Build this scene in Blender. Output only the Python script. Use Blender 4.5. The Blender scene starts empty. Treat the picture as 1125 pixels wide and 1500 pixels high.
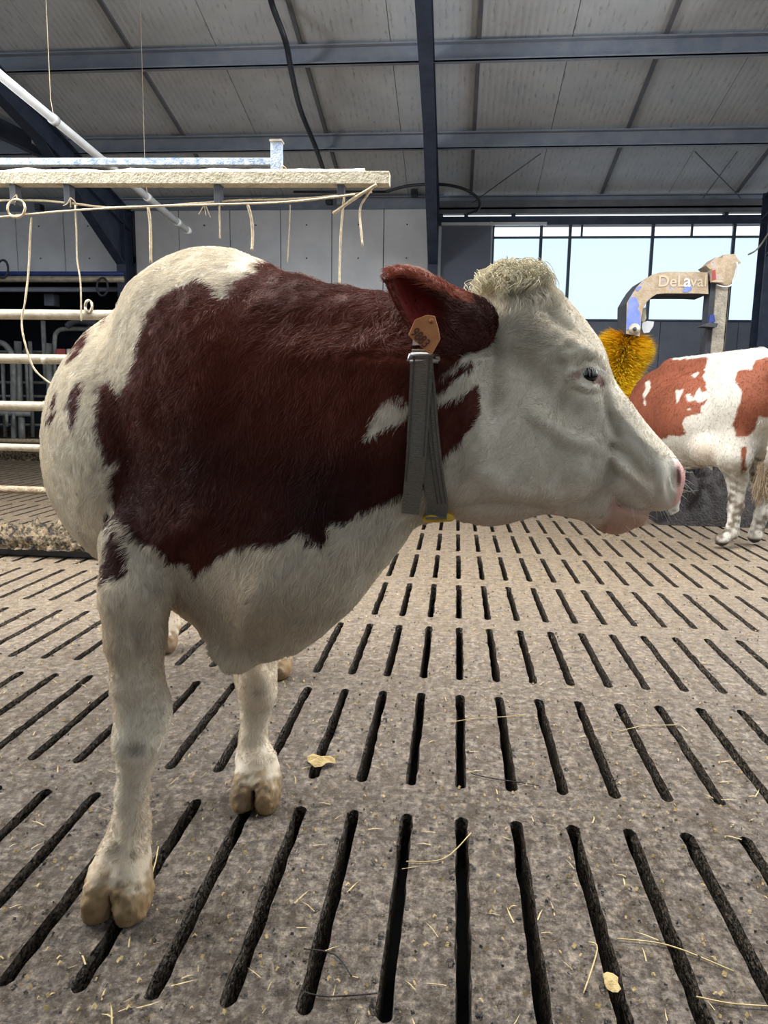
import bpy, bmesh, math, random
import numpy as np
from mathutils import Vector, Matrix, noise

random.seed(7); RNG = np.random.default_rng(11)
S = bpy.context.scene
COL = S.collection

# ------------------------------------------------------------------ camera
F = 1083.0; EYE = 1.15
PITCH = math.atan(172/F); YAW = math.atan(102/F); ROLL = 0.0163
CR = (Matrix.Rotation(YAW, 3, 'Z') @ Matrix.Rotation(math.pi/2-PITCH, 3, 'X') @ Matrix.Rotation(ROLL, 3, 'Z'))
cd = bpy.data.cameras.new('camera'); cd.sensor_fit = 'HORIZONTAL'; cd.sensor_width = 36; cd.lens = F/1125*36
cd.clip_start = 0.05; cd.clip_end = 200
cam = bpy.data.objects.new('camera', cd); COL.objects.link(cam)
cam.matrix_world = Matrix.Translation((0, 0, EYE)) @ CR.to_4x4()
S.camera = cam

# ------------------------------------------------------------------ sky, lamps, exposure
w = bpy.data.worlds.new('sky'); S.world = w; w.use_nodes = True
wn = w.node_tree; bg = wn.nodes['Background']
bg.inputs[0].default_value = (0.84, 0.93, 1.0, 1); bg.inputs[1].default_value = 1.3
def area(name, loc, target, sx, sy, power, col):
    l = bpy.data.lights.new(name, 'AREA'); l.shape = 'RECTANGLE'; l.size = sx; l.size_y = sy
    l.energy = power; l.color = col
    o = bpy.data.objects.new(name, l); COL.objects.link(o); o.location = loc
    o.rotation_euler = (Vector(target)-Vector(loc)).to_track_quat('-Z', 'Y').to_euler()
    return o
area('ridge_skylight', (-0.6, 4.0, 5.25), (-0.5, 2.7, 0.0), 8.0, 1.2, 660, (1.0, 0.985, 0.96))
area('side_daylight', (5.2, 6.4, 3.3), (0.2, 1.6, 1.1), 4.0, 1.6, 250, (0.98, 0.985, 1.0))
area('left_daylight', (-5.6, 3.2, 3.3), (-0.9, 2.2, 0.9), 4.0, 2.0, 330, (1.0, 0.995, 0.98))
S.view_settings.view_transform = 'Standard'; S.view_settings.look = 'None'
S.view_settings.exposure = 0.40; S.view_settings.gamma = 1.0; S.view_settings.use_curve_mapping = False

# ------------------------------------------------------------------ pixel -> world helpers (used once, at build time)
def ray(px, py): return CR @ Vector(((px-562.5)/F, -(py-750)/F, -1.0))
O = Vector((0, 0, EYE))
def P(px, py, d): return O + ray(px, py)*d
def W(px, py, Y): r = ray(px, py); return O + r*(Y/r.y)
def G(px, py, z=0.0): r = ray(px, py); return O + r*((z-EYE)/r.z)

# ------------------------------------------------------------------ object helpers
def tag(o, label=None, cat=None, group=None, kind=None):
    if label: o['label'] = label
    if cat: o['category'] = cat
    if group: o['group'] = group
    if kind: o['kind'] = kind
    return o
def empty(name, loc, label=None, cat=None, group=None, kind=None):
    o = bpy.data.objects.new(name, None); COL.objects.link(o); o.location = loc; o.empty_display_size = 0.1
    return tag(o, label, cat, group, kind)
def link(name, me, mat=None, parent=None, smooth=False):
    if mat is not None and not me.materials:
        me.materials.append(mat)
    if smooth:
        me.polygons.foreach_set('use_smooth', [True]*len(me.polygons))
    o = bpy.data.objects.new(name, me); COL.objects.link(o)
    if parent is not None:
        o.parent = parent
        mw = Matrix.Translation(-Vector(parent_loc(parent)))
        o.matrix_parent_inverse = mw
    return o
def parent_loc(p):
    return Vector(p.location) if (p.type == 'EMPTY' and p.parent is None) else Vector((0, 0, 0))
# every mesh is modelled in world coordinates; a child's inverse cancels its empty's offset
class MB:
    def __init__(s): s.v = []; s.f = []
    def add(s, vs, fs):
        b = len(s.v); s.v += [tuple(v) for v in vs]; s.f += [tuple(i+b for i in f) for f in fs]; return s
    def box(s, lo, hi):
        (a, b, c), (d, e, g) = lo, hi
        vs = [(a,b,c),(d,b,c),(d,e,c),(a,e,c),(a,b,g),(d,b,g),(d,e,g),(a,e,g)]
        return s.add(vs, [(0,3,2,1),(4,5,6,7),(0,1,5,4),(1,2,6,5),(2,3,7,6),(3,0,4,7)])
    def bar(s, p, q, w_, t_, up=(0,0,1)):
        p, q = Vector(p), Vector(q); d = (q-p).normalized()
        sd = d.cross(Vector(up)).normalized(); u = sd.cross(d).normalized()
        vs = []
        for c in (p, q):
            for a, b in ((-1,-1),(1,-1),(1,1),(-1,1)): vs.append(c+sd*a*w_/2+u*b*t_/2)
        return s.add(vs, [(3,2,1,0),(4,5,6,7),(0,1,5,4),(1,2,6,5),(2,3,7,6),(3,0,4,7)])
    def tube(s, pts, r, n=8, cap=True):
        pts = [Vector(p) for p in pts]; m = len(pts); rr = r if hasattr(r, '__len__') else [r]*m
        base = len(s.v); u = None
        for i, p in enumerate(pts):
            d = (pts[min(i+1, m-1)]-pts[max(i-1, 0)]).normalized()
            if u is None: u = d.orthogonal().normalized()
            u = (u-d*u.dot(d)).normalized(); v = d.cross(u)
            for k in range(n):
                a = 2*math.pi*k/n; s.v.append(tuple(p+(u*math.cos(a)+v*math.sin(a))*rr[i]))
        for i in range(m-1):
            for k in range(n):
                k2 = (k+1) % n
                s.f.append((base+i*n+k, base+i*n+k2, base+(i+1)*n+k2, base+(i+1)*n+k))
        if cap:
            s.f.append(tuple(base+k for k in reversed(range(n)))); s.f.append(tuple(base+(m-1)*n+k for k in range(n)))
        return s
    def prism(s, poly, off):
        n = len(poly); off = Vector(off); a = [Vector(p) for p in poly]
        vs = a+[p+off for p in a]
        return s.add(vs, [tuple(range(n)), tuple(reversed(range(n, 2*n)))]+[(i, i+n, (i+1) % n+n, (i+1) % n) for i in range(n)])
    def mesh(s, name, bevel=0.0):
        me = bpy.data.meshes.new(name); me.from_pydata(s.v, [], s.f); me.update()
        bm = bmesh.new(); bm.from_mesh(me); bmesh.ops.recalc_face_normals(bm, faces=bm.faces)
        if bevel:
            bmesh.ops.bevel(bm, geom=list(bm.edges), offset=bevel, segments=2, affect='EDGES', profile=0.5)
        bm.to_mesh(me); bm.free(); return me
    def obj(s, name, mat, parent=None, smooth=False, bevel=0.0):
        return link(name, s.mesh(name, bevel), mat, parent, smooth)
def spline(pts, n=8):
    pts = [Vector(p) for p in pts]; out = []
    for i in range(len(pts)-1):
        p0 = pts[max(i-1, 0)]; p1 = pts[i]; p2 = pts[i+1]; p3 = pts[min(i+2, len(pts)-1)]
        for k in range(n):
            t = k/n
            out.append(0.5*((2*p1)+(p2-p0)*t+(2*p0-5*p1+4*p2-p3)*t*t+(3*p1-p0-3*p2+p3)*t**3))
    out.append(pts[-1]); return out

# ------------------------------------------------------------------ materials
def lin(c): return tuple(((x/255)/12.92 if x <= 10 else ((x/255+0.055)/1.055)**2.4) for x in c)+(1,)
def mat(name, c1, c2=None, rough=0.6, metal=0.0, scale=8.0, bump=0.0, bscale=None, rough2=None, stretch=(1,1,1), c3=None, spec=0.5, lo=0.35, hi=0.65):
    m = bpy.data.materials.new(name); m.use_nodes = True; nt = m.node_tree; N = nt.nodes; L = nt.links
    b = N['Principled BSDF']; b.inputs['Base Color'].default_value = lin(c1); b.inputs['Roughness'].default_value = rough
    b.inputs['Metallic'].default_value = metal; b.inputs['Specular IOR Level'].default_value = spec
    tc = N.new('ShaderNodeTexCoord'); mp = N.new('ShaderNodeMapping'); L.new(tc.outputs['Object'], mp.inputs[0])
    mp.inputs['Scale'].default_value = stretch
    if c2:
        n = N.new('ShaderNodeTexNoise'); n.inputs['Scale'].default_value = scale; n.inputs['Detail'].default_value = 8
        n.inputs['Roughness'].default_value = 0.65; L.new(mp.outputs[0], n.inputs['Vector'])
        r = N.new('ShaderNodeValToRGB'); L.new(n.outputs['Fac'], r.inputs[0])
        r.color_ramp.elements[0].position = lo; r.color_ramp.elements[0].color = lin(c1)
        r.color_ramp.elements[1].position = hi; r.color_ramp.elements[1].color = lin(c2)
        if c3:
            e = r.color_ramp.elements.new(min(hi+0.08, 0.95)); e.color = lin(c3)
        L.new(r.outputs[0], b.inputs['Base Color'])
        if rough2 is not None:
            mr = N.new('ShaderNodeMapRange'); L.new(n.outputs['Fac'], mr.inputs[0])
            mr.inputs[1].default_value = lo; mr.inputs[2].default_value = hi
            mr.inputs[3].default_value = rough; mr.inputs[4].default_value = rough2; L.new(mr.outputs[0], b.inputs['Roughness'])
    if bump:
        n2 = N.new('ShaderNodeTexNoise'); n2.inputs['Scale'].default_value = bscale or scale*4; n2.inputs['Detail'].default_value = 6
        L.new(mp.outputs[0], n2.inputs['Vector'])
        bp = N.new('ShaderNodeBump'); bp.inputs['Strength'].default_value = bump; bp.inputs['Distance'].default_value = 0.02
        L.new(n2.outputs['Fac'], bp.inputs['Height']); L.new(bp.outputs[0], b.inputs['Normal'])
    return m
M = {}
def concrete():
    m = bpy.data.materials.new('wet_concrete'); m.use_nodes = True; nt = m.node_tree; N = nt.nodes; L = nt.links
    b = N['Principled BSDF']; g = N.new('ShaderNodeNewGeometry')
    def nz(scale, det, rough=0.6, st=(1,1,1), dist=0.0):
        mp = N.new('ShaderNodeMapping'); mp.inputs['Scale'].default_value = st; L.new(g.outputs['Position'], mp.inputs[0])
        n = N.new('ShaderNodeTexNoise'); n.inputs['Scale'].default_value = scale; n.inputs['Detail'].default_value = det
        n.inputs['Roughness'].default_value = rough; n.inputs['Distortion'].default_value = dist
        L.new(mp.outputs[0], n.inputs['Vector']); return n.outputs['Fac']
    def ramp(src, pts):
        r = N.new('ShaderNodeValToRGB'); L.new(src, r.inputs[0]); e = r.color_ramp.elements
        e[0].position, e[0].color = pts[0][0], pts[0][1]; e[1].position, e[1].color = pts[-1][0], pts[-1][1]
        for p, c in pts[1:-1]: x = e.new(p); x.color = c
        return r.outputs[0]
    def mix(f, a, c, mode='MIX'):
        x = N.new('ShaderNodeMix'); x.data_type = 'RGBA'; x.blend_type = mode
        if isinstance(f, float): x.inputs[0].default_value = f
        else: L.new(f, x.inputs[0])
        for s_, v in ((6, a), (7, c)):
            if isinstance(v, tuple): x.inputs[s_].default_value = v
            else: L.new(v, x.inputs[s_])
        return x.outputs[2]
    fine = nz(38, 12, 0.78)
    base = ramp(fine, [(0.37, lin((42, 36, 32))), (0.47, lin((106, 96, 87))), (0.56, lin((150, 138, 125))), (0.66, lin((200, 184, 163)))])
    smear = nz(13, 9, 0.72, (1.0, 0.45, 1), 1.6)
    c = mix(ramp(smear, [(0.46, (0,0,0,1)), (0.60, (0.75,)*3+(1,))]), base, lin((84, 72, 58)))
    patch = nz(46, 10, 0.75, (1.0, 0.6, 1), 0.8)
    c = mix(ramp(patch, [(0.50, (0,0,0,1)), (0.57, (0.55,)*3+(1,))]), c, lin((66, 56, 47)))
    pale = nz(31, 8, 0.7, (1.0, 0.5, 1), 0.5)
    c = mix(ramp(pale, [(0.57, (0,0,0,1)), (0.66, (0.6,)*3+(1,))]), c, lin((176, 160, 140)))
    # dry straw-dusted concrete further into the shed (a real dry patch: the walkway near the gate)
    sep = N.new('ShaderNodeSeparateXYZ'); L.new(g.outputs['Position'], sep.inputs[0])
    mr = N.new('ShaderNodeMapRange'); L.new(sep.outputs['Y'], mr.inputs[0]); mr.inputs[1].default_value = 1.8; mr.inputs[2].default_value = 4.8
    dust = N.new('ShaderNodeMath'); dust.operation = 'MULTIPLY'; L.new(mr.outputs[0], dust.inputs[0])
    dn = ramp(nz(20, 10, 0.75), [(0.40, (0.05,)*3+(1,)), (0.58, (0.75,)*3+(1,))]); L.new(dn, dust.inputs[1])
    c = mix(dust.outputs[0], c, lin((152, 132, 103)))
    chips = ramp(nz(120, 3, 0.5), [(0.66, (0,0,0,1)), (0.70, (0.8,)*3+(1,))])
    c = mix(chips, c, lin((176, 150, 104)))
    dirt = ramp(nz(75, 5, 0.6), [(0.30, (0.85,)*3+(1,)), (0.37, (0,0,0,1))])
    c = mix(dirt, c, lin((38, 30, 24)))
    L.new(c, b.inputs['Base Color'])
    rr = ramp(nz(16, 6, 0.6), [(0.38, (0.07,)*3+(1,)), (0.60, (0.40,)*3+(1,))])
    rmix = mix(mr.outputs[0], rr, (0.62, 0.62, 0.62, 1)); L.new(rmix, b.inputs['Roughness'])
    hsum = N.new('ShaderNodeMath'); hsum.operation = 'MULTIPLY_ADD'; L.new(nz(22, 4, 0.6), hsum.inputs[0]); hsum.inputs[1].default_value = 1.5; L.new(fine, hsum.inputs[2])
    bp = N.new('ShaderNodeBump'); bp.inputs['Strength'].default_value = 0.8; bp.inputs['Distance'].default_value = 0.02
    L.new(hsum.outputs[0], bp.inputs['Height']); L.new(bp.outputs[0], b.inputs['Normal'])
    return m
M['concrete'] = concrete()
M['muck'] = mat('wet_muck', (20, 17, 14), (120, 106, 90), 0.3, scale=75, bump=1.0, bscale=90, rough2=0.6, lo=0.42, hi=0.72)
M['pit'] = mat('dark_pit', (10, 9, 8), (16, 14, 12), 0.6, scale=5)
M['bank'] = mat('caked_manure', (40, 32, 25), (140, 122, 94), 0.8, scale=26, bump=1.0, bscale=40, lo=0.42, hi=0.60)
M['heap'] = mat('dark_manure_heap', (22, 19, 18), (58, 51, 48), 0.7, scale=22, bump=1.0, bscale=50)
M['navy'] = mat('navy_painted_steel', (38, 48, 68), (58, 68, 88), 0.55, scale=6, bump=0.1)
M['purlin'] = mat('dusty_blue_steel', (128, 138, 156), (150, 156, 166), 0.6, scale=5, bump=0.1)
M['seam'] = mat('grey_seam_strip', (92, 96, 104), (112, 114, 118), 0.6, scale=5)
M['white_wall'] = mat('white_wall_panel', (208, 210, 214), (224, 225, 228), 0.55, scale=2.5, bump=0.05)
M['grey_wall'] = mat('dark_grey_panel', (92, 98, 112), (104, 110, 122), 0.6, scale=3)
M['door'] = mat('grey_sliding_door', (88, 94, 108), (98, 104, 118), 0.6, scale=2)
M['galv'] = mat('galvanised_tube', (158, 148, 130), (196, 186, 166), 0.45, 0.3, scale=12, bump=0.15)
M['shadetube'] = mat('shaded_stall_tube', (96, 100, 102), (136, 138, 134), 0.5, 0.2, scale=10, bump=0.1)  # galvanised tube with the dark room's shade put into its colour
M['dirtyrail'] = mat('dung_splashed_tube', (150, 128, 100), (196, 180, 152), 0.7, scale=30, bump=0.6)
M['cream'] = mat('dusty_cream_profile', (166, 156, 132), (206, 198, 176), 0.6, scale=20, bump=0.4)
M['bluebar'] = mat('flaking_blue_paint', (110, 130, 160), (196, 204, 208), 0.6, scale=26, bump=0.3)
M['pvc'] = mat('pale_pipe', (186, 190, 192), (206, 208, 208), 0.4, scale=6)
M['hose'] = mat('black_hose', (24, 28, 36), (40, 46, 56), 0.4, scale=8)
M['twine'] = mat('dusty_twine', (178, 160, 130), (214, 200, 172), 0.9, scale=60)
M['straw'] = mat('straw', (170, 148, 98), (206, 186, 136), 0.7, scale=30)
M['leaf'] = mat('dry_leaf', (158, 134, 84), (196, 172, 118), 0.7, scale=40, bump=0.4)
M['blackmetal'] = mat('dark_window_bar', (56, 66, 80), (74, 84, 96), 0.5, scale=8)
M['webbing'] = mat('grey_webbing', (136, 128, 114), (172, 162, 146), 0.75, scale=3, stretch=(60, 60, 420), bump=.9, bscale=1.5)
M['webdark'] = mat('grey_webbing_stripe', (74, 72, 66), (88, 86, 80), 0.75, scale=60)
M['buckle'] = mat('steel_buckle', (176, 176, 172), (206, 206, 200), 0.35, 0.6, scale=40)
M['yellowtag'] = mat('yellow_plastic', (206, 160, 40), (224, 184, 60), 0.45, scale=30)
M['eartag'] = mat('orange_tag_plastic', (196, 120, 66), (214, 142, 86), 0.5, scale=50)
M['ink'] = mat('dark_ink', (92, 50, 30), None, 0.6)
M['tan'] = mat('dust_caked_blue_arm', (168, 148, 122), (186, 168, 144), 0.65, scale=14, bump=0.3, c3=(120, 140, 205), lo=0.4, hi=0.60)
M['armblue'] = mat('blue_arm_paint', (104, 126, 206), (134, 150, 214), 0.5, scale=10)
M['armdark'] = mat('arm_underside', (48, 52, 64), (70, 72, 78), 0.6, scale=10)
M['postgalv'] = mat('dirty_galvanised_post', (128, 122, 110), (168, 160, 144), 0.5, 0.2, scale=16, bump=0.3)
M['bristle'] = mat('yellow_bristle', (244, 208, 20), (252, 226, 60), 0.55, scale=14)
M['bristle_o'] = mat('orange_bristle', (240, 168, 24), (244, 190, 36), 0.55, scale=14)
M['white_letter'] = mat('worn_white_letter', (226, 228, 232), None, 0.6)
M['pale_letter'] = mat('dusty_letter', (198, 184, 162), None, 0.6)
M['eye'] = mat('dark_eye', (14, 16, 24), None, 0.12, spec=0.45)
M['redplastic'] = mat('dull_red_plastic', (150, 60, 62), (170, 80, 78), 0.5, scale=10)
M['bluepaint'] = mat('deep_blue_paint', (34, 56, 120), (50, 74, 140), 0.5, scale=10)
def ceilmat():
    m = mat('roof_panel', (188, 194, 200), (208, 212, 216), 0.6, scale=2.2, lo=0.3, hi=0.7)
    nt = m.node_tree; N = nt.nodes; L = nt.links; b = N['Principled BSDF']
    g = N.new('ShaderNodeNewGeometry'); sp = N.new('ShaderNodeSeparateXYZ'); L.new(g.outputs['Position'], sp.inputs[0])
    mu = N.new('ShaderNodeMath'); mu.operation = 'MULTIPLY'; mu.inputs[1].default_value = 2*math.pi/0.0715; L.new(sp.outputs['X'], mu.inputs[0])
    sn = N.new('ShaderNodeMath'); sn.operation = 'SINE'; L.new(mu.outputs[0], sn.inputs[0])
    bp = N.new('ShaderNodeBump'); bp.inputs['Distance'].default_value = 0.002; bp.inputs['Strength'].default_value = 0.4
    L.new(sn.outputs[0], bp.inputs['Height']); L.new(bp.outputs[0], b.inputs['Normal'])
    # mould specks that sit in the grooves
    n = N.new('ShaderNodeTexNoise'); n.inputs['Scale'].default_value = 9; n.inputs['Detail'].default_value = 9; n.inputs['Roughness'].default_value = 0.75
    mp = N.new('ShaderNodeMapping'); mp.inputs['Scale'].default_value = (2.4, 0.7, 1); L.new(g.outputs['Position'], mp.inputs[0]); L.new(mp.outputs[0], n.inputs['Vector'])
    ad = N.new('ShaderNodeMath'); ad.operation = 'MULTIPLY_ADD'; L.new(sn.outputs[0], ad.inputs[0]); ad.inputs[1].default_value = -0.06; L.new(n.outputs['Fac'], ad.inputs[2])
    r = N.new('ShaderNodeValToRGB'); r.color_ramp.elements[0].position = 0.56; r.color_ramp.elements[0].color = (0,0,0,1)
    r.color_ramp.elements[1].position = 0.78; r.color_ramp.elements[1].color = (0.7,)*3+(1,); L.new(ad.outputs[0], r.inputs[0])
    old = b.inputs['Base Color'].links[0].from_socket
    x = N.new('ShaderNodeMix'); x.data_type = 'RGBA'; L.new(r.outputs[0], x.inputs[0]); L.new(old, x.inputs[6]); x.inputs[7].default_value = lin((84, 78, 74))
    L.new(x.outputs[2], b.inputs['Base Color']); return m
M['ceiling'] = ceilmat()
def screenmat(name, frac, col):
    m = bpy.data.materials.new(name); m.use_nodes = True; nt = m.node_tree; N = nt.nodes; L = nt.links
    for n in list(N): N.remove(n)
    o = N.new('ShaderNodeOutputMaterial'); t = N.new('ShaderNodeBsdfTransparent'); t.inputs[0].default_value = (.74,.86,.95,1)
    d = N.new('ShaderNodeBsdfTranslucent'); d.inputs[0].default_value = col
    x = N.new('ShaderNodeMixShader'); x.inputs[0].default_value = frac
    L.new(t.outputs[0], x.inputs[1]); L.new(d.outputs[0], x.inputs[2]); L.new(x.outputs[0], o.inputs[0]); return m
M['screen'] = screenmat('windbreak_mesh', 0.62, (0.70, 0.81, 0.94, 1))

# ------------------------------------------------------------------ shell
YW = 12.0
def zroof(Y): return 4.12 + (YW+0.35-Y)*0.233
XL, XR = -12.3, 9.7
FX = [-10.35, -5.35, -0.42, 4.42]                 # portal frames
floor = tag(MB().box((-14, -9, -1.3), (11, 20, -1.2)).obj('floor', M['pit']), kind='structure')

# slatted concrete panels: 7 slots each, children of the floor
PX, PY, X0, Y0, SL = 0.1495, 0.85, 0.050, 1.20, 0.70
def panel_mesh(idx, nslot=7):
    rg = random.Random(100+idx); v = []; f = []; mi = []
    W_ = PX*nslot; g = 0.0003
    ts = [0.0, 0.06, 0.075, 0.078, 0.083, 0.092]+[0.092+(SL-0.034)*k/15 for k in range(1, 16)]
    ts += [SL+0.067, SL+0.072, SL+0.075, 0.80, PY-g]; ts[0] = g
    def half(t, e):
        a, b = 0.075, SL+0.075
        if t <= a+1e-4 or t >= b-1e-4: return 0.0
        q = min((t-a), (b-t)); base = 0.0175*min(1, math.sqrt(max(q, 0)/0.014)) if q < 0.014 else 0.0175
        return base+e
    n = len(ts); edges = []
    for i in range(nslot):
        jl = [rg.uniform(-.0034, .002) for k in range(n)]
        jr = [rg.uniform(-.0034, .002) for k in range(n)]
        edges.append((i*PX+PX/2, jl, jr))
    def add(x, y, z): v.append((x, y, z)); return len(v)-1
    lefts = []; rights = []
    for i in range(nslot):
        c, jl, jr = edges[i]; a = []; b = []
        for k, t in enumerate(ts):
            hl = half(t, jl[k]); hr = half(t, jr[k])
            a.append((c-hl, t)); b.append((c+hr, t))
        lefts.append(a); rights.append(b)
    def strip(A, B, za, zb, m):
        ia = [add(x, y, za) for x, y in A]; ib = [add(x, y, zb) for x, y in B]
        for k in range(n-1):
            f.append((ia[k], ib[k], ib[k+1], ia[k+1])); mi.append(m)
    cur = [(g, t) for t in ts]
    for i in range(nslot):
        strip(cur, lefts[i], 0, 0, 0)
        # sloping, caked slot walls
        lw = [(x+0.004*(x < edges[i][0]-1e-6)+rg.uniform(-.003, .003)*(x < edges[i][0]-1e-6), y) for x, y in lefts[i]]
        rw = [(x-0.004*(x > edges[i][0]+1e-6)+rg.uniform(-.003, .003)*(x > edges[i][0]+1e-6), y) for x, y in rights[i]]
        strip(lefts[i], lw, 0, -0.03, 1); strip(lw, [(x-0.004, y) for x, y in lw], -0.03, -0.15, 1)
        strip(rw, rights[i], -0.03, 0, 1); strip([(x+0.004, y) for x, y in rw], rw, -0.15, -0.03, 1)
        cur = rights[i]
    strip(cur, [(W_-g, t) for t in ts], 0, 0, 0)
    for (xa, ya, xb, yb) in ((g, g, W_-g, g), (W_-g, g, W_-g, PY-g), (W_-g, PY-g, g, PY-g), (g, PY-g, g, g)):
        q = [add(xa, ya, 0), add(xa, ya, -.15), add(xb, yb, -.15), add(xb, yb, 0)]; f.append(tuple(q)); mi.append(1)
    me = bpy.data.meshes.new('slatted_panel'); me.from_pydata(v, [], f)
    me.materials.append(M['concrete']); me.materials.append(M['muck'])
    me.polygons.foreach_set('material_index', mi)
    me.update(); return me
PM = [panel_mesh(i) for i in range(6)]
PW = PX*7
cnt = 0
for j in range(-1, 13):
    y = Y0-0.075+j*PY
    for i in range(-14, 12):
        x = X0-PX/2-3*PX+i*PW+ (0 if j % 1 == 0 else 0)
        ymid = max(y+PY, 0.6)
        lo = -0.82*ymid-1.8; hi = 0.62*ymid+1.7
        if x+PW < lo or x > hi or x < XL or x+PW > XR: continue
        if y > 4.9 and x < -2.4 and y > 11: continue
        o = bpy.data.objects.new('slatted_panel', PM[(i*5+j*3) % 6]); COL.objects.link(o)
        o.parent = floor; o.location = (x, y, 0); cnt += 1
print('panels', cnt)

# ceiling: sandwich panels, one per metre, eave to ridge
ceiling = empty('ceiling', (0, 0, 0), kind='structure')
YR = 2.2
xs = -11.62
k = 0
pmesh = None
while xs < 8.6:
    if pmesh is None:
        b = MB(); y1 = YW+0.6; w_ = 0.972
        b.add([(0, YR, zroof(YR)+.02), (w_, YR, zroof(YR)+.02), (w_, y1, zroof(y1)+.02), (0, y1, zroof(y1)+.02),
               (0, YR, zroof(YR)+.12), (w_, YR, zroof(YR)+.12), (w_, y1, zroof(y1)+.12), (0, y1, zroof(y1)+.12)],
              [(0,1,2,3),(7,6,5,4),(0,4,5,1),(1,5,6,2),(2,6,7,3),(3,7,4,0)])
        pmesh = b.mesh('roof_panel'); pmesh.materials.append(M['ceiling'])
    o = bpy.data.objects.new('roof_panel', pmesh); COL.objects.link(o); o.parent = ceiling; o.location = (xs+.004, 0, 0)
    if k % 2 == 0:
        MB().bar((xs-.014, YR, zroof(YR)+.005), (xs-.014, YW+.3, zroof(YW+.3)+.005), 0.045, 0.04).obj('seam_strip', M['seam'], ceiling)
    else:
        MB().bar((xs-.010, YR, zroof(YR)+.05), (xs-.010, YW+.3, zroof(YW+.3)+.05), 0.04, 0.03).obj('seam_gap', M['hose'], ceiling)
    xs += 0.98; k += 1
# other roof slope behind the camera, past the open ridge
MB().add([(XL, 1.6, zroof(YR)+.02), (XR, 1.6, zroof(YR)+.02), (XR, -9, 4.1), (XL, -9, 4.1), (XL, 1.1, zroof(YR)+.12), (XR, 1.1, zroof(YR)+.12), (XR, -9, 4.2), (XL, -9, 4.2)],
         [(0,1,2,3),(7,6,5,4),(0,4,5,1),(1,5,6,2),(2,6,7,3),(3,7,4,0)]).obj('roof_slope', M['ceiling'], ceiling)
for n_, Yp in enumerate((12.05, 10.42, 8.78, 7.14, 5.5, 3.9)):
    z = zroof(Yp)-0.005; b = MB(); hh = 0.21
    b.box((XL, Yp, z-hh), (XR, Yp+.012, z)).box((XL, Yp-.06, z-hh), (XR, Yp, z-hh+.012)).box((XL, Yp-.07, z-.02), (XR, Yp, z-.004)).box((XL, Yp-.06, z-hh), (XR, Yp-.048, z-hh+.03))
    tag(b.obj('purlin', M['purlin']), 'long blue-grey roof purlin, '+('at the eave above the windows', 'second up from the eave', 'third up from the eave', 'fourth up, out of view', 'fifth up, out of view', 'topmost, by the ridge')[n_], 'beam', 'roof purlins running across the shed')
# portal frames: column, haunch, rafter
names = ['steel portal frame off to the far left', 'dark blue portal frame left of the cow, with deep haunch', 'dark blue portal frame above the cow, column behind its ear', 'dark blue portal frame at the right, beside the brush post']
for n_, x in enumerate(FX):
    e = empty('portal_frame', (x, 11.9, 0), names[n_], 'frame', 'steel portal frames')
    yc = 11.72 if n_ in (1, 2) else 11.45
    hw = 0.075 if n_ in (1, 2) else .10; D = 0.30
    zt = zroof(yc)-0.22
    b = MB(); b.box((x-hw, yc, 0), (x+hw, yc+.015, zt)).box((x-hw, yc+D-.015, 0), (x+hw, yc+D, zt)).box((x-.008, yc+.015, 0), (x+.008, yc+D-.015, zt))
    b.obj('column', M['navy'], e)
    def ibeam(p, q, wd, h_):
        bb = MB(); p, q = Vector(p), Vector(q); up = Vector((0, 0, 1)); d = (q-p).normalized(); u = Vector((1,0,0)).cross(d).normalized()
        if u.z < 0: u = -u
        bb.bar(p+u*h_/2, q+u*h_/2, wd, .014, up=u); bb.bar(p-u*h_/2, q-u*h_/2, wd, .014, up=u); bb.bar(p, q, .012, h_, up=u); return bb
    hr = 0.30
    dz = -0.22-hr/2
    ibeam((x, 2.4, zroof(2.4)+dz), (x, yc+D, zroof(yc+D)+dz), hw*2, hr).obj('rafter', M['navy'], e)
    # tapered haunch under the rafter
    bh = MB(); zc_ = zroof(yc)-0.22-hr; yb = yc-2.3
    for sx in (-.008,):
        bh.prism([(x+sx, yc+.1, zc_+.05), (x+sx, yb, zroof(yb)-.22-hr), (x+sx, yc+.1, zc_-.62)], (.016, 0, 0))
    bh.bar((x, yb, zroof(yb)-.22-hr-.005), (x, yc, zc_-.62), hw*2, .014, up=(0,-1,1))
    bh.obj('haunch', M['navy'], e)
# trusses/tie under left rafter (diagonal brace and hanger)
t = empty('tie_beam', tuple(W(60, 210, 9.0)), 'dark blue raking tie beam with a short hanger under the left rafter', 'beam')
MB().bar(W(-60, 160, 9.6), W(118, 245, 10.6), .12, .22).obj('tie', M['navy'], t)
MB().bar(W(53, 176, 9.9), W(53, 212, 9.9), .12, .06).obj('hanger', M['galv'], t)

# back wall, left part: white sandwich panels above the dark opening
wall = empty('wall_back', (0, 12, 0), kind='structure')
zt = 3.975
def wx(px): return W(px, 350, 11.95).x
seamsA = [-60, 24, 94, 182]; seamsB = [198, 262, 337, 411, 486, 562, 628]
for a, c in zip(seamsA[:-1], seamsA[1:]):
    MB().box((wx(a)+.006, 11.95, 3.02), (wx(c)-.006, 12.05, zt)).obj('wall_panel', M['white_wall'], wall, bevel=.004)
for a, c in zip(seamsB[:-1], seamsB[1:]):
    MB().box((wx(a)+.006, 11.95, 0.0), (wx(c)-.006, 12.05, zt)).obj('wall_panel', M['white_wall'], wall, bevel=.004)
MB().box((XL, 11.95, 0), (wx(-60), 12.05, zt)).obj('wall_panel', M['white_wall'], wall)
MB().box((XL, 12.06, 3.02), (-5.2, 12.10, 4.6)).obj('backing_board', M['grey_wall'], wall)
MB().box((-5.25, 12.06, -.005), (wx(648), 12.10, 4.6)).obj('backing_board', M['grey_wall'], wall)
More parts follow.
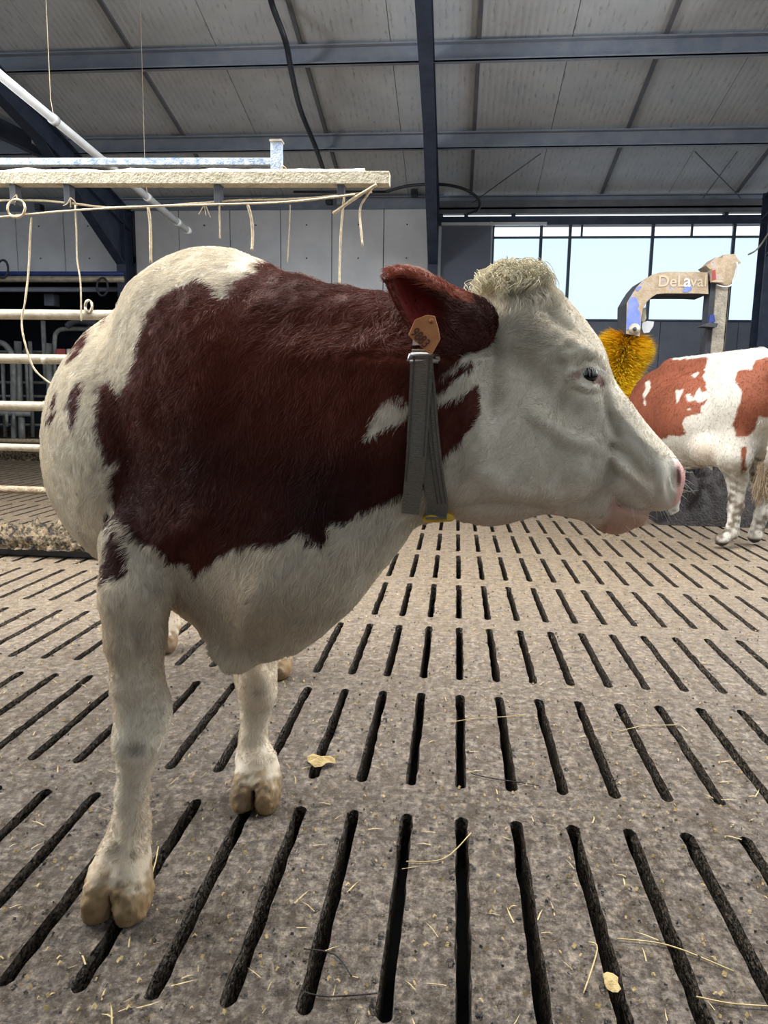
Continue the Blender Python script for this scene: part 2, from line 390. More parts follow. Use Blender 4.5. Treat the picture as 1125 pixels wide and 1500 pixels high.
# screws on the white panels
b = MB()
for px in (58, 130, 300, 375, 449, 525, 596):
    for z in (3.25, 3.75): b.box((wx(px)-.01, 11.94, z-.01), (wx(px)+.01, 11.952, z+.01))
b.obj('screw_heads', M['hose'], wall)['kind'] = 'stuff'
# low grey wall under the windows
xw0, xw1 = W(640, 400, 12).x, XR
for i in range(9):
    a = xw0+i*1.15; c = min(a+1.14, XR)
    if a < XR: MB().box((a, 12.0, 0), (c, 12.1, 2.33)).obj('wall_panel', M['grey_wall'], wall)
# window bank: three lights between mullions
zs, zm, zh = 2.34, 3.565, 3.72
win = empty('window_1', (2.3, 12.05, zs), kind='structure')
mx = [W(p, 400, 12.05).x for p in (720, 790, 832, 952, 1070, 1180, 1300, 1420)]
for x in mx: MB().box((x-.022, 12.02, zs), (x+.022, 12.07, 3.76)).obj('mullion', M['blackmetal'], win)
MB().box((mx[0], 12.0, zm-.014), (mx[-1], 12.05, zm+.014)).obj('transom', M['blackmetal'], win)
MB().box((mx[0], 12.0, zs-.02), (mx[-1], 12.08, zs+.015)).obj('sill', M['blackmetal'], win)
for px in (852, 1013):
    x = W(px, 340, 12.05).x; MB().box((x-.015, 12.02, zm), (x+.015, 12.06, 3.76)).obj('glazing_bar', M['blackmetal'], win)
for a, c in zip(mx[:-1], mx[1:]):
    MB().add([(a+.02, 12.06, zs), (c-.02, 12.06, zs), (c-.02, 12.06, zm), (a+.02, 12.06, zm)], [(0,1,2,3)]).obj('mesh_screen', M['screen'], win)
MB().box((mx[0]-.05, 11.93, 2.3), (mx[0]-.01, 11.98, 3.78)).obj('jamb', M['pvc'], win)
# header beam and the slit of daylight above it
tag(MB().box((xw0, 11.96, 3.74), (XR, 12.14, 3.865)).obj('trim_1', M['navy']), kind='structure')
tag(MB().box((xw0-.1, 11.99, 3.915), (XR, 12.12, 4.1)).obj('trim_2', M['seam']), kind='structure')
for px in (683, 752, 1062):
    x = W(px, 315, 12.1).x; MB().box((x-.03, 12.03, 3.85), (x+.03, 12.13, 3.93)).obj('spacer', M['navy'], wall)
# sliding door and its rail
d = empty('door_1', (-.1, 11.9, 0), kind='structure')
MB().box((W(645, 400, 11.9).x, 11.86, 0.02), (W(717, 400, 11.9).x, 11.93, W(680, 331, 11.86).z)).obj('door_leaf', M['door'], d, bevel=.006)
MB().box((W(645, 400, 11.85).x, 11.78, W(700, 330, 11.8).z), (W(797, 400, 11.85).x, 11.84, W(700, 326, 11.8).z)).obj('door_rail', M['pvc'], d)
MB().box((W(641, 400, 11.85).x, 11.84, 0), (W(645, 400, 11.85).x, 11.90, 3.7)).obj('door_edge', M['pvc'], d)
MB().box((XL, 12.1, -1.3), (XR, 12.2, 0)).obj('foundation', M['grey_wall'], wall)
# side and rear walls (mostly outside the frame), open above parapet height
tag(MB().box((XL-.1, -9, -1.3), (XL, 15.2, 3.2)).obj('wall_left', M['grey_wall']), kind='structure')
tag(MB().box((XR, -9, -1.3), (XR+.1, 12.1, 2.4)).obj('wall_right', M['grey_wall']), kind='structure')
tag(MB().box((XL, -9.1, -1.3), (XR, -9, 3.3)).obj('wall_front', M['grey_wall']), kind='structure')
# dark milking room beyond the opening on the left
rm = MB(); x0, x1 = XL, -5.25
rm.box((x0, 15.1, 0), (x1, 15.2, 3.3)).box((x1, 12.05, 0), (x1+.1, 15.2, 3.3)).box((x0, 12.06, 3.2), (x1, 15.2, 3.3))
tag(rm.obj('wall_room', mat('dark_room_wall', (52, 62, 78), (66, 76, 92), 0.8, scale=2)), kind='structure')
tag(MB().box((XL, 11.3, -.1), (-5.4, 15.1, .28)).obj('trim_3', M['bank'], bevel=.02), kind='structure')
tag(MB().box((-14, 11.9, -.15), (-5.4, 15.1, .02)).obj('floor_room', M['concrete']), kind='structure')

# ------------------------------------------------------------------ things in the shed
# gate of five tubes on the left
gy = 5.2
gate = empty('tube_gate', (-1.75, gy, 0), 'five-rail galvanised tube gate behind the cow at the left', 'gate')
for i, py in enumerate((461, 526, 595, 656, 718)):
    z = W(40, py, gy).z; r = .036 if i < 3 else .028
    MB().tube([(-6.2, gy, z), (-4.2, gy, z+.002), (-1.75, gy, z)], r, 12).obj('rail', M['galv'] if i < 4 else M['dirtyrail'], gate, True)
for x in (-1.75, -6.2): MB().tube([(x, gy, 0), (x, gy, 1.78)], .035, 12).obj('post', M['galv'], gate, True)
# rail ties: little lashings seen on the rails
for px, py in ((69, 527), (70, 594)):
    c = W(px, py, gy-.005); MB().tube([c+Vector((-.03, 0, -.0)), c+Vector((.03, 0, 0))], .034, 12).obj('clamp', M['galv'], gate, True)
# manure-caked scraper bar in front of it
b = MB(); rg = random.Random(3)
nx, nz = 260, 18; y0 = 4.82
pts = []
for i in range(nx+1):
    x = -6.0+i*(4.3/nx)
    for k in range(nz+1):
        a = math.pi*k/nz; rr = .082+.03*noise.noise(Vector((x*9, a*3, 0)))+.035*noise.noise(Vector((x*26, a*6, 2)))+.02*noise.noise(Vector((x*60, a*14, 5)))
        pts.append((x, y0-math.cos(a)*(rr+.03)*1.0, .06+max(0, math.sin(a))*(rr*1.75)))
fs = [(i*(nz+1)+k, (i+1)*(nz+1)+k, (i+1)*(nz+1)+k+1, i*(nz+1)+k+1) for i in range(nx) for k in range(nz)]
b.add(pts, fs)
sc = empty('manure_scraper', (-1.8, y0, 0), 'low scraper bar thickly caked with straw and manure lying in front of the gate', 'scraper')
b.obj('caked_dung', M['bank'], sc, True)
MB().box((-6.0, y0-.07, .012), (-1.7, y0+.08, .07)).obj('scraper_blade', M['hose'], sc)

# overhead cream rail and blue tube with end bracket
Yp = 4.45
rail = empty('overhead_rail', tuple(W(300, 262, Yp)), 'long dusty cream profile hanging across the upper left above the cow', 'rail')
b = MB(); a0 = W(-260, 263, Yp); a1 = W(571, 263, Yp); top0 = .036; n = 90
b.bar(a0, a1, .09, .068)
b.obj('profile', M['cream'], rail, bevel=.003)
b = MB(); v = []; f = []
for i in range(n+1):
    t = i/n; p = a0.lerp(W(535, 263, Yp), t); hgt = .034+.012*(0.6+noise.noise(Vector((p.x*6, 0, 0))))+.01*abs(noise.noise(Vector((p.x*25, 3, 0))))
    for dy in (-.042, .042): v += [(p.x, p.y+dy, p.z+.033)]
    for dy in (-.026, .026): v += [(p.x, p.y+dy, p.z+hgt+.008)]
for i in range(n):
    q = i*4; f += [(q, q+4, q+6, q+2), (q+2, q+6, q+7, q+3), (q+3, q+7, q+5, q+1)]
b.add(v, f); b.obj('dust_layer', M['cream'], rail, True)
for px in (22, 101, 320, 500):
    p = W(px, 270, Yp); b = MB(); b.box((p.x-.02, Yp-.03, p.z-.12), (p.x+.02, Yp+.03, p.z-.005)); b.obj('hanger_lug', M['armdark'], rail, bevel=.003)
bl = empty('blue_tube', tuple(W(200, 238, Yp+.25)), 'flaking pale blue tube above the cream rail, upright bracket on its end', 'tube')
MB().bar(W(-260, 238, Yp+.25), W(402, 238, Yp+.25), .05, .042).obj('square_tube', M['bluebar'], bl, bevel=.003)
p = W(405, 230, Yp+.25)
MB().box((p.x-.03, p.y-.03, p.z-.09), (p.x+.035, p.y+.03, p.z+.085)).obj('bracket', M['bluebar'], bl, bevel=.004)
MB().box((p.x-.035, p.y-.035, p.z+.08), (p.x+.04, p.y+.035, p.z+.092)).obj('bracket_cap', M['galv'], bl)
def string(name, pxs, Y, r, label, grp, m='twine', cat='string'):
    pts = spline([W(x, y, Y+.004*((i*37) % 5)) for i, (x, y) in enumerate(pxs)], 7)
    o = MB().tube(pts, [r*(1+.35*noise.noise(Vector((q.x*60, q.z*60, 0)))) for q in pts], 5).obj(name, M[m], None, True)
    return tag(o, label, cat, grp)
g = 'strings hung along the overhead rail'
string('hanging_string', [(46,318),(44,350),(42,395),(37,440),(32,470),(36,500),(50,540),(74,562)], Yp-.03, .006, 'longest dusty string at the far left, trailing down past the gate rails', g)
string('hanging_string', [(110,300),(112,340),(113,380),(118,415),(119,470)], Yp-.03, .005, 'second string from the left, hanging above the cow\'s rump', g)
string('hanging_string', [(217,304),(220,330),(221,385)], Yp-.03, .009, 'frayed string just left of the white withers', g)
string('hanging_string', [(321,300),(322,330),(322,350)], Yp-.03, .005, 'thin short string above the white withers', g)
string('hanging_string', [(362,298),(368,320),(370,345),(369,366)], Yp-.03, .009, 'thick short string over the back of the neck', g)
string('hanging_string', [(425,300),(424,330),(421,385)], Yp+.02, .0035, 'faint thin string above the mane', g)
string('hanging_string', [(504,288),(500,330),(498,370),(497,418)], Yp-.03, .007, 'long straight string below the end of the rail, the left of two', g)
string('hanging_string', [(548,272),(535,290),(527,310),(531,360)], Yp-.03, .007, 'hooked string below the end of the rail, the right of two', g)
string('hanging_string', [(552,270),(520,290),(488,313)], Yp-.04, .010, 'stiff cord slanting down left from the rail\'s end', g)
string('sagging_wire', [(-60,300),(0,294),(60,294),(105,298),(160,304),(220,303),(300,297),(360,293),(440,291),(545,281)], Yp-.02, .0065, 'upper slack cord strung under the overhead rail', 'cords under the rail', cat='cord')
string('sagging_wire', [(-60,322),(0,318),(100,309),(200,303),(300,300),(420,296),(520,285)], Yp-.05, .0065, 'lower slack cord strung under the overhead rail', 'cords under the rail', cat='cord')
lp = [(24+13*math.cos(a), 305+13*math.sin(a)) for a in [i*2*math.pi/10 for i in range(11)]]
string('wire_coil', lp, Yp-.06, .007, 'small loop of cord knotted on the rail at the far left', None, cat='cord')
# frayed tufts
for px, py, wh in ((24, 285, 'under the rail above the cord ring at the far left'), (103, 290, 'on the second lug of the overhead rail'), (415, 243, 'on the end bracket of the blue tube'), (300, 298, 'on the cords above the white withers')):
    for k in range(3):
        string('frayed_end', [(px, py), (px+(k-1)*4+random.uniform(-2, 2), py+random.uniform(4, 9)), (px+(k-1)*8+random.uniform(-3, 3), py+random.uniform(8, 22))], Yp-.04, .003, ('left', 'middle', 'right')[k]+' frayed twine end '+wh, 'frayed twine ends')

# pale pipe slung under the roof
pa, pb, pc = P(-60, 60, 5.2), P(38, 135, 5.9), P(275, 338, 8.6)
pipe = empty('suspended_pipe', tuple(pb), 'pale plastic pipe slanting down from the top left corner', 'pipe')
MB().tube([pa, pc], .036, 14).obj('pipe_run', M['pvc'], pipe, True)
for t_ in (.30, .52, .74, .93, 1.0):
    c = pa.lerp(pc, t_); dd = (pc-pa).normalized()*.03; MB().tube([c-dd, c+dd], .043, 14).obj('coupling', M['pvc'], pipe, True)
for t_ in (.30, .74):
    c = pa.lerp(pc, t_); z = zroof(c.y)
    MB().tube([c+Vector((0, 0, .03)), (c.x-.02, c.y, c.z+.16), (c.x-.01, c.y, z)], .003, 5).obj('hanger_wire', M['twine'], pipe)
# black hose under the roof, and the hoop of hose by the column
def on_roof(px, py, off=.1):
    r = ray(px, py); c0 = 4.12+(YW+.35)*.233-off-EYE; return O+r*(c0/(r.z+.233*r.y))
tag(MB().tube(spline([on_roof(393, -30), on_roof(398, 5), on_roof(418, 60, .3), on_roof(427, 105, .3), on_roof(440, 160, .2), on_roof(462, 215, .3), on_roof(474, 250, .3)], 6), .032, 8).obj('roof_hose', M['hose'], None, True), 'thick black hose running down the underside of the roof', 'hose')
tag(MB().tube(spline([W(565, 281, 11.5), W(600, 272, 11.4), W(645, 270, 11.3), W(680, 277, 11.3), W(701, 292, 11.4), W(700, 307, 11.5), W(684, 314, 11.8)], 8), .022, 8).obj('hose_hoop', M['hose'], None, True), 'black hose arching out round the middle steel column', 'hose')
tag(MB().tube([W(430, 281, 11.7), W(570, 281, 11.7)], .018, 8).obj('wall_cable', M['hose'], None, True), 'black cable along the top of the white wall', 'cable')
for k, (px, py) in enumerate(((607, 283), (482, 294), (57, 304))):
    p = W(px, py, 11.85); MB_ = MB().box((p.x-.05, 11.80, p.z-.05), (p.x+.05, 11.93, p.z+.05)).obj('junction_box', M['hose'], None, bevel=.008)
    tag(MB_, ('small black box on the white wall beside the middle column', 'small black box under the end of the cream rail', 'small black box high on the wall at the far left')[k], 'box', 'black boxes on the white wall')
# bracing rods on the roof at right
for k, (a, c) in enumerate((((792, 225), (688, 300)), ((1018, 222), (1085, 290)), ((1080, 222), (1030, 290)))):
    tag(MB().tube([on_roof(*a, off=.13), on_roof(*c, off=.13)], .008, 5).obj('brace_rod', M['seam'], None), ('thin brace rod slanting up over the sliding door', 'thin brace rod leaning left, one of the crossed pair at the right', 'thin brace rod leaning right, one of the crossed pair at the right')[k], 'rod', 'roof brace rods')
tag(MB().tube(spline([W(1096, 373, 11.3), W(1110, 364, 11.2), W(1130, 335, 11.2)], 6), .012, 6).obj('column_cable', M['galv'], None), 'pale cable looping off the right hand column', 'cable')

# milking room: pipe rack, stalls of bent tube
Ys = 11.7
def tubes(e, name, pxs, Y, r, m='shadetube', n=7):
    MB().tube(spline([W(x, y, Y) for x, y in pxs], n) if len(pxs) > 2 else [W(x, y, Y) for x, y in pxs], r, 8).obj(name, M[m], e, True)
rack = empty('pipe_rack', tuple(W(60, 405, Ys)), 'blue topped pipe rack across the dark opening under the white wall', 'rack')
tubes(rack, 'pale_pipe', [(-300, 408), (182, 409)], Ys, .05, 'galv')
tubes(rack, 'blue_pipe', [(-300, 400), (182, 401)], Ys+.02, .035, 'bluepaint')
tubes(rack, 'dark_pipe', [(-300, 424), (182, 424)], Ys+.3, .04, 'purlin')
bx = W(76, 440, 12.4); tag(MB().box((bx.x-.09, 12.3, bx.z-.1), (bx.x+.09, 12.5, bx.z+.1)).obj('control_box', M['grey_wall'], None, bevel=.01), 'small grey control box hanging in the dark milking room', 'box')
st = empty('milking_stall', tuple(W(60, 640, 10.9)), 'bent galvanised tube stall seen between the gate rails', 'stall')
tubes(st, 'hoop', [(-40,640), (-38,520), (-20,505), (0,502), (12,510), (19,530), (20,600), (21,645)], 11.0, .045)
for px, t0, t1, r in ((27, 500, 645, .055), (72, 503, 645, .048), (39, 510, 600, .03), (64, 470, 560, .035), (45, 500, 640, .03), (5, 530, 640, .03), (108, 520, 640, .03)):
    tubes(st, 'upright', [(px-1, t0), (px+3, t1)], 11.1, r)
tubes(st, 'hoop', [(80,560), (80,500), (84,486), (95,482), (125,482), (140,484), (142,560)], 11.2, .035)
for py in (515, 560, 580, 622): tubes(st, 'crossbar', [(-60, py), (140, py+1)], 11.3, .022)
tubes(st, 'low_rail', [(-60, 604), (45, 606)], 10.9, .045)
for px in (31, 112): tubes(st, 'leg', [(px, 608), (px+2, 650)], 10.95, .05)
for px in (10, 20): tubes(st, 'rung', [(px, 605), (px, 625)], 10.85, .025)
tubes(st, 'bottom_rail', [(-60, 645), (150, 647)], 10.9, .035, 'dirtyrail')
p = W(92, 517, 11.0); tag(MB().box((p.x-.10, 10.95, p.z-.07), (p.x+.06, 11.15, p.z+.06)).obj('feed_cup', M['redplastic'], None, bevel=.02), 'dull red box between the stall tubes behind the gate', 'box')
p = W(103, 516, 11.0); tag(MB().box((p.x-.04, 10.95, p.z-.06), (p.x+.05, 11.1, p.z+.05)).obj('milk_cup', M['pvc'], None, bevel=.02), 'small pale box beside the dull red box in the stall', 'box')
tubes(st, 'arm_bracket', [(98, 478), (112, 470), (140, 474)], 11.1, .05, 'armdark')
lpx = [(130+5*math.cos(a)*1.0, 449+9*math.sin(a)) for a in [i*2*math.pi/8 for i in range(9)]]
string('rope_loop', lpx, 5.15, .010, 'small pale rope loop on the top gate rail', None, 'galv', 'loop')
for k, (px, py) in enumerate(((150, 428), (4, 402))):
    lpx = [(px+8*math.cos(a), py-8+13*math.sin(a)) for a in [i*2*math.pi/10 for i in range(11)]]
    string('hose_loop', lpx, 11.62, .018, ('dark hose loop hanging on the pipe rack near the left column', 'dark hose loop on the pipe rack at the left edge')[k], 'hose loops', 'armdark', 'hose')

# ------------------------------------------------------------------ brush machine
BY = 7.6
brush = empty('cow_brush', tuple(G(1050, 690)), 'dust-caked blue arm with a hanging yellow cow brush on a galvanised post', 'machine')
brush.location = (W(1052, 500, BY).x, BY, 0)
arm = [(918,444),(926,430),(932,421),(941,411),(954,403),(966,399),(978,398),(1000,398),(1020,398),(1037,399),(1038,431),(1020,430),(1000,430),(974,430),(962,431),(954,436),(947,443),(942,452),(940,462),(939,477),(937,493),(917,489)]
dep = Vector((0, .42, 0))
front = [W(x, y, BY) for x, y in arm]
am = MB().prism(front, dep).obj('arm', M['tan'], brush, bevel=.004)
am.data.materials.append(M['armdark']); am.data.materials.append(M['armblue'])
for p_ in am.data.polygons:
    if abs(p_.normal.y) < .5: p_.material_index = 1
def plate(name, pxs, Y, th, m, par):
    return MB().prism([W(x, y, Y) for x, y in pxs], (0, th, 0)).obj(name, M[m], par)
plate('blue_paint_patch', [(918.5,462),(920,452),(921,440),(926,434),(932,436),(936,446),(934,452),(938,458),(938.5,476),(937,486),(932,478),(925,480),(918,484)], BY-.004, .003, 'armblue', brush)
plate('blue_paint_patch', [(1000,425),(1004,420),(1012,419),(1013,424),(1008,428),(1001,428)], BY-.004, .003, 'armblue', brush)
plate('blue_paint_patch', [(931,424),(936,419),(940,420),(934,427)], BY-.004, .003, 'armblue', brush)
def text(s, name, loc, size, m, par, rot, ext=.0015):
    c = bpy.data.curves.new(name, 'FONT'); c.body = s; c.size = size; c.extrude = ext; c.offset = size*.012
    o = bpy.data.objects.new('tmp', c); COL.objects.link(o)
    dg = bpy.context.evaluated_depsgraph_get(); me = bpy.data.meshes.new_from_object(o.evaluated_get(dg)); bpy.data.objects.remove(o)
    me.transform(Matrix.Translation(loc) @ rot); me.name = name
    return link(name, me, M[m], par)
RT = Matrix.Rotation(math.pi/2, 4, 'X')
tl = W(963, 419.5, BY-.004); ppm = F/7.6
text('DeL', 'lettering', tl, 19/ppm*1.1, 'pale_letter', brush, RT)
text('a', 'lettering', W(1001, 419.5, BY-.005), 21/ppm*1.1, 'white_letter', brush, RT)
text('val', 'lettering', W(1010.5, 419.5, BY-.004), 19/ppm*1.1, 'pale_letter', brush, RT)
# roundel, bracket, pivot
c = W(929.5, 482, BY-.012); MB().tube([c, c+Vector((0, .012, 0))], .055, 24).obj('round_boss', M['galv'], brush, True)
MB().tube([c-Vector((0, .012, 0)), c], .02, 12).obj('bolt', M['armdark'], brush, True)
plate('bracket_plate', [(941,473),(948,470),(958,471),(957,478),(951,487),(943,488),(940,480)], BY+.05, .02, 'pvc', brush)
plate('hose_clamp', [(941,452),(946,450),(947,466),(943,474),(940,470)], BY+.1, .06, 'galv', brush)
# post
x0_, x1_, x2_ = W(1036, 470, BY).x, W(1047, 470, BY).x, W(1066, 470, BY).x
b = MB(); zt_ = W(1050, 405, BY).z
b.box((x1_, BY, 0), (x2_-.01, BY+.012, zt_)).box((x1_-.012, BY, 0), (x1_, BY+.2, zt_)).box((x2_-.02, BY, 0), (x2_-.008, BY+.2, zt_))
b.obj('post', M['postgalv'], brush)
MB().box((x0_+.01, BY+.02, 0), (x1_-.012, BY+.2, zt_)).obj('channel', M['armdark'], brush)
plate('cap_shield', [(1034,389),(1040,385),(1048,377),(1058,378),(1060,373),(1077,372),(1079,377),(1086,385),(1079,389),(1075,405),(1070,418),(1060,417),(1047,413),(1042,410),(1041,395)], BY-.02, .24, 'tan', brush)
plate('cap_box', [(1043,393),(1063,391),(1061,414),(1043,413)], BY-.06, .05, 'tan', brush)
plate('red_sticker', [(1043,396),(1048,395),(1049,409),(1043,411)], BY-.064, .004, 'redplastic', brush)
MB().tube(spline([W(1079,384,BY-.03), W(1080,400,BY-.03), W(1072,417,BY-.03), W(1060,420,BY-.03), W(1050,417,BY-.03)], 6), .008, 6).obj('cable', M['pvc'], brush, True)
plate('blue_clip', [(1040,462),(1046,460),(1048,471),(1039,473)], BY-.03, .05, 'bluepaint', brush)
plate('foot_plate', [(1027,478),(1040,472),(1052,474),(1050,479)], BY-.12, .15, 'armdark', brush)
MB().box((x0_-.1, BY-.1, .002), (x2_+.1, BY+.3, .02)).obj('base_plate', M['postgalv'], brush)
# brush roller: core and dense bristles
ca, cb = W(919, 492, BY+.3), W(893, 600, BY+.3)
MB().tube([ca+Vector((.02,0,.1)), cb], .04, 10).obj('brush_core', M['armdark'], brush, True)
ax = (cb-ca).normalized(); e1 = ax.orthogonal().normalized(); e2 = ax.cross(e1)
for mname, seed, cntb in (('bristle', 1, 17000), ('bristle_o', 2, 3600)):
    rg = np.random.default_rng(seed); v = np.zeros((cntb*3, 3)); L_ = (cb-ca).length
    t = rg.random(cntb) if seed == 1 else rg.random(cntb)**2.2*.55
    a = rg.random(cntb)*2*math.pi
    rad = (.285+.03*np.sin(t*9))*(1-.22*t)*(1+.06*rg.standard_normal(cntb))*np.where(t < .06, .8+3*t, 1)
    e1n, e2n, axn, can = map(np.array, (e1, e2, ax, ca))
    dr = np.cos(a)[:, None]*e1n+np.sin(a)[:, None]*e2n
    root = can+axn*(t*L_)[:, None]+dr*.03
    tip = can+axn*(t*L_+.03*rg.standard_normal(cntb))[:, None]+dr*rad[:, None]
    tip[:, 2] -= .05*rg.random(cntb)
    sd = np.cross(dr, axn)*.0045+axn*(rg.random(cntb)-.5)[:, None]*.008
    mid = root*.25+tip*.75
    v[0::3] = mid*0.6+root*0.4-sd; v[1::3] = mid*0.6+root*0.4+sd; v[2::3] = tip
    me = bpy.data.meshes.new('bristles'); me.from_pydata(v.tolist(), [], np.arange(cntb*3).reshape(-1, 3).tolist()); me.update()
    o = link('bristles', me, M[mname], brush); o['kind'] = 'stuff'
    if seed == 2: o['label'] = 'orange bristles at the top of the brush'

# dark muck heap behind the far cow
v = []; f = []; n1, n2 = 170, 60
for i in range(n1+1):
    for k in range(n2+1):
        x = 1.9+i*(5.2/n1); y = 6.95+k*(2.2/n2); u = k/n2
        env = min(1, max(0, math.sin(math.pi*u))**.5)*min(1, (x-1.9)/.35)
        hgt = env*(.50+.12*noise.noise(Vector((x*2, y*2, 0)))+.16*noise.noise(Vector((x*7, y*7, 1)))+.09*noise.noise(Vector((x*17, y*17, 1))))
        v.append((x, y, hgt+.002))
f = [(i*(n2+1)+k, (i+1)*(n2+1)+k, (i+1)*(n2+1)+k+1, i*(n2+1)+k+1) for i in range(n1) for k in range(n2)]
tag(MB().add(v, f).obj('muck_heap', M['heap'], None, True), 'dark lumpy muck heap behind the second cow\'s legs', 'heap', kind='stuff')

# straw, chaff and crumbs on the floor
def scatter(name, n, m, size, label, cat, seed, thin):
    rg = np.random.default_rng(seed); vs = []; fs = []
    while len(fs) < n*2:
        Y = 1.15+5.5*rg.random()**1.2; X = (-.62*Y-.2)+rg.random()*(1.1*Y+.3)
        tx = ((X-X0+PX/2) % PX)-PX/2; ty = (Y-Y0) % PY
        if abs(tx) < .024 and ty < SL+.01: continue
        L_ = size*(.3+rg.random()); a = rg.random()*math.pi; w_ = thin*(.5+rg.random()); dx, dy = math.cos(a), math.sin(a); b_ = len(vs)
        z = .0035
        cx, cy = .3*L_*rg.standard_normal(), 0
        vs += [(X-dx*L_-dy*w_, Y-dy*L_+dx*w_, z), (X-dx*L_+dy*w_, Y-dy*L_-dx*w_, z), (X+dy*(w_+cx*.2), Y-dx*(w_+cx*.2), z+w_*1.6), (X-dy*(w_-cx*.2), Y+dx*(w_-cx*.2), z+w_*1.6), (X+dx*L_, Y+dy*L_, z)]
        fs += [(b_, b_+1, b_+2, b_+3), (b_+3, b_+2, b_+4)]
    return tag(MB().add(vs, fs).obj(name, M[m]), label, cat, kind='stuff')
scatter('straw_litter', 420, 'straw', .022, 'bits of straw strewn over the slatted floor', 'straw', 5, .0011)
scatter('chaff', 1600, 'leaf', .005, 'pale crumbs of chaff on the slatted floor', 'chaff', 6, .003)
scatter('dung_crumbs', 1500, 'muck', .005, 'dark crumbs of dung on the slatted floor', 'crumbs', 8, .0028)
rg = np.random.default_rng(12); vs = []; fs = []
for _ in range(1500):
    Y = 1.15+3.6*rg.random()**1.3; X = (-.62*Y-.2)+rg.random()*(1.1*Y+.3); ty = (Y-Y0) % PY
    if ty > SL-.01: continue
    k_ = round((X-X0)/PX); s_ = rg.choice((-1, 1)); sz = .0025+.0055*rg.random()**2; X = X0+k_*PX+s_*(.018+sz*.7+abs(rg.standard_normal())*.004); b_ = len(vs); m_ = 6
    for a in range(m_): r_ = sz*(.7+.6*rg.random()); vs.append((X+r_*math.cos(a*6.283/m_), Y+1.6*r_*math.sin(a*6.283/m_), .0005))
    vs.append((X+sz*.2, Y, sz*(.4+.5*rg.random()))); fs += [(b_+a, b_+(a+1) % m_, b_+m_) for a in range(m_)]
tag(MB().add(vs, fs).obj('muck_clods', M['muck']), 'dark clods of muck along the rims of the floor slots', 'muck', kind='stuff')
stalks = [([(660,1058),(700,1052),(740,1050),(770,1047)], 'pale straw stalk lying across the slots near the floor\'s centre'),
          ([(690,1133),(720,1140),(785,1150),(790,1154)], 'dark twig lying by a slot near the floor\'s centre'),
          ([(445,1453),(480,1460),(553,1455)], 'dark twig at the bottom edge between two slots'),
          ([(445,1390),(490,1398),(515,1430)], 'thin bent twig at the lower left of the centre slots'),
          ([(905,1375),(980,1385),(1075,1423)], 'thin stalk crossing slots at the lower right'),
          ([(905,1072),(940,1064),(990,1062)], 'pale straw crossing two slots on the right'),
          ([(595,1262),(650,1258),(690,1220)], 'thin stalk by the vertical slot below centre'),
          ([(1020,1460),(1070,1470),(1125,1474)], 'thin stalk at the bottom right corner'),
          ([(232,1240),(228,1262),(222,1282)], 'short straw standing beside the nearest hoof'),
          ([(855,1455),(875,1390),(862,1380)], 'short stalk on a slat at the bottom right')]
for pts, lb in stalks:
    q = [G(x, y, .006) for x, y in pts]
    tag(MB().tube(spline(q, 5), .0016, 5).obj('straw_stalk' if 'twig' not in lb else 'twig', M['straw'] if 'twig' not in lb else M['heap'], None, True), lb, 'straw' if 'twig' not in lb else 'twig')
c = G(470, 1118, .004); v = []; rg = random.Random(4)
for k in range(14):
    a = k/14*2*math.pi; r_ = .036*(1+.16*math.sin(3*a+1)+rg.uniform(-.12, .12)); v.append((c.x+r_*1.25*math.cos(a), c.y+r_*math.sin(a), .006+.012*abs(math.sin(2*a))))
v.append((c.x, c.y, .028)); MBL = MB().add(v, [(k, (k+1) % 14, 14) for k in range(14)])
tag(MBL.obj('dry_leaf', M['leaf']), 'crumpled dry leaf lying across a slot beside the right front hoof', 'leaf')
c = G(895, 1440, .004); v = []
for k in range(11):
    a = k/11*2*math.pi; r_ = .016*(1+rg.uniform(-.3, .3)); v.append((c.x+r_*math.cos(a), c.y+r_*1.4*math.sin(a), .006))
v.append((c.x, c.y, .014)); tag(MB().add(v, [(k, (k+1) % 11, 11) for k in range(11)]).obj('corn_husk', M['leaf']), 'pale scrap of husk beside a slot at the lower right', 'scrap')
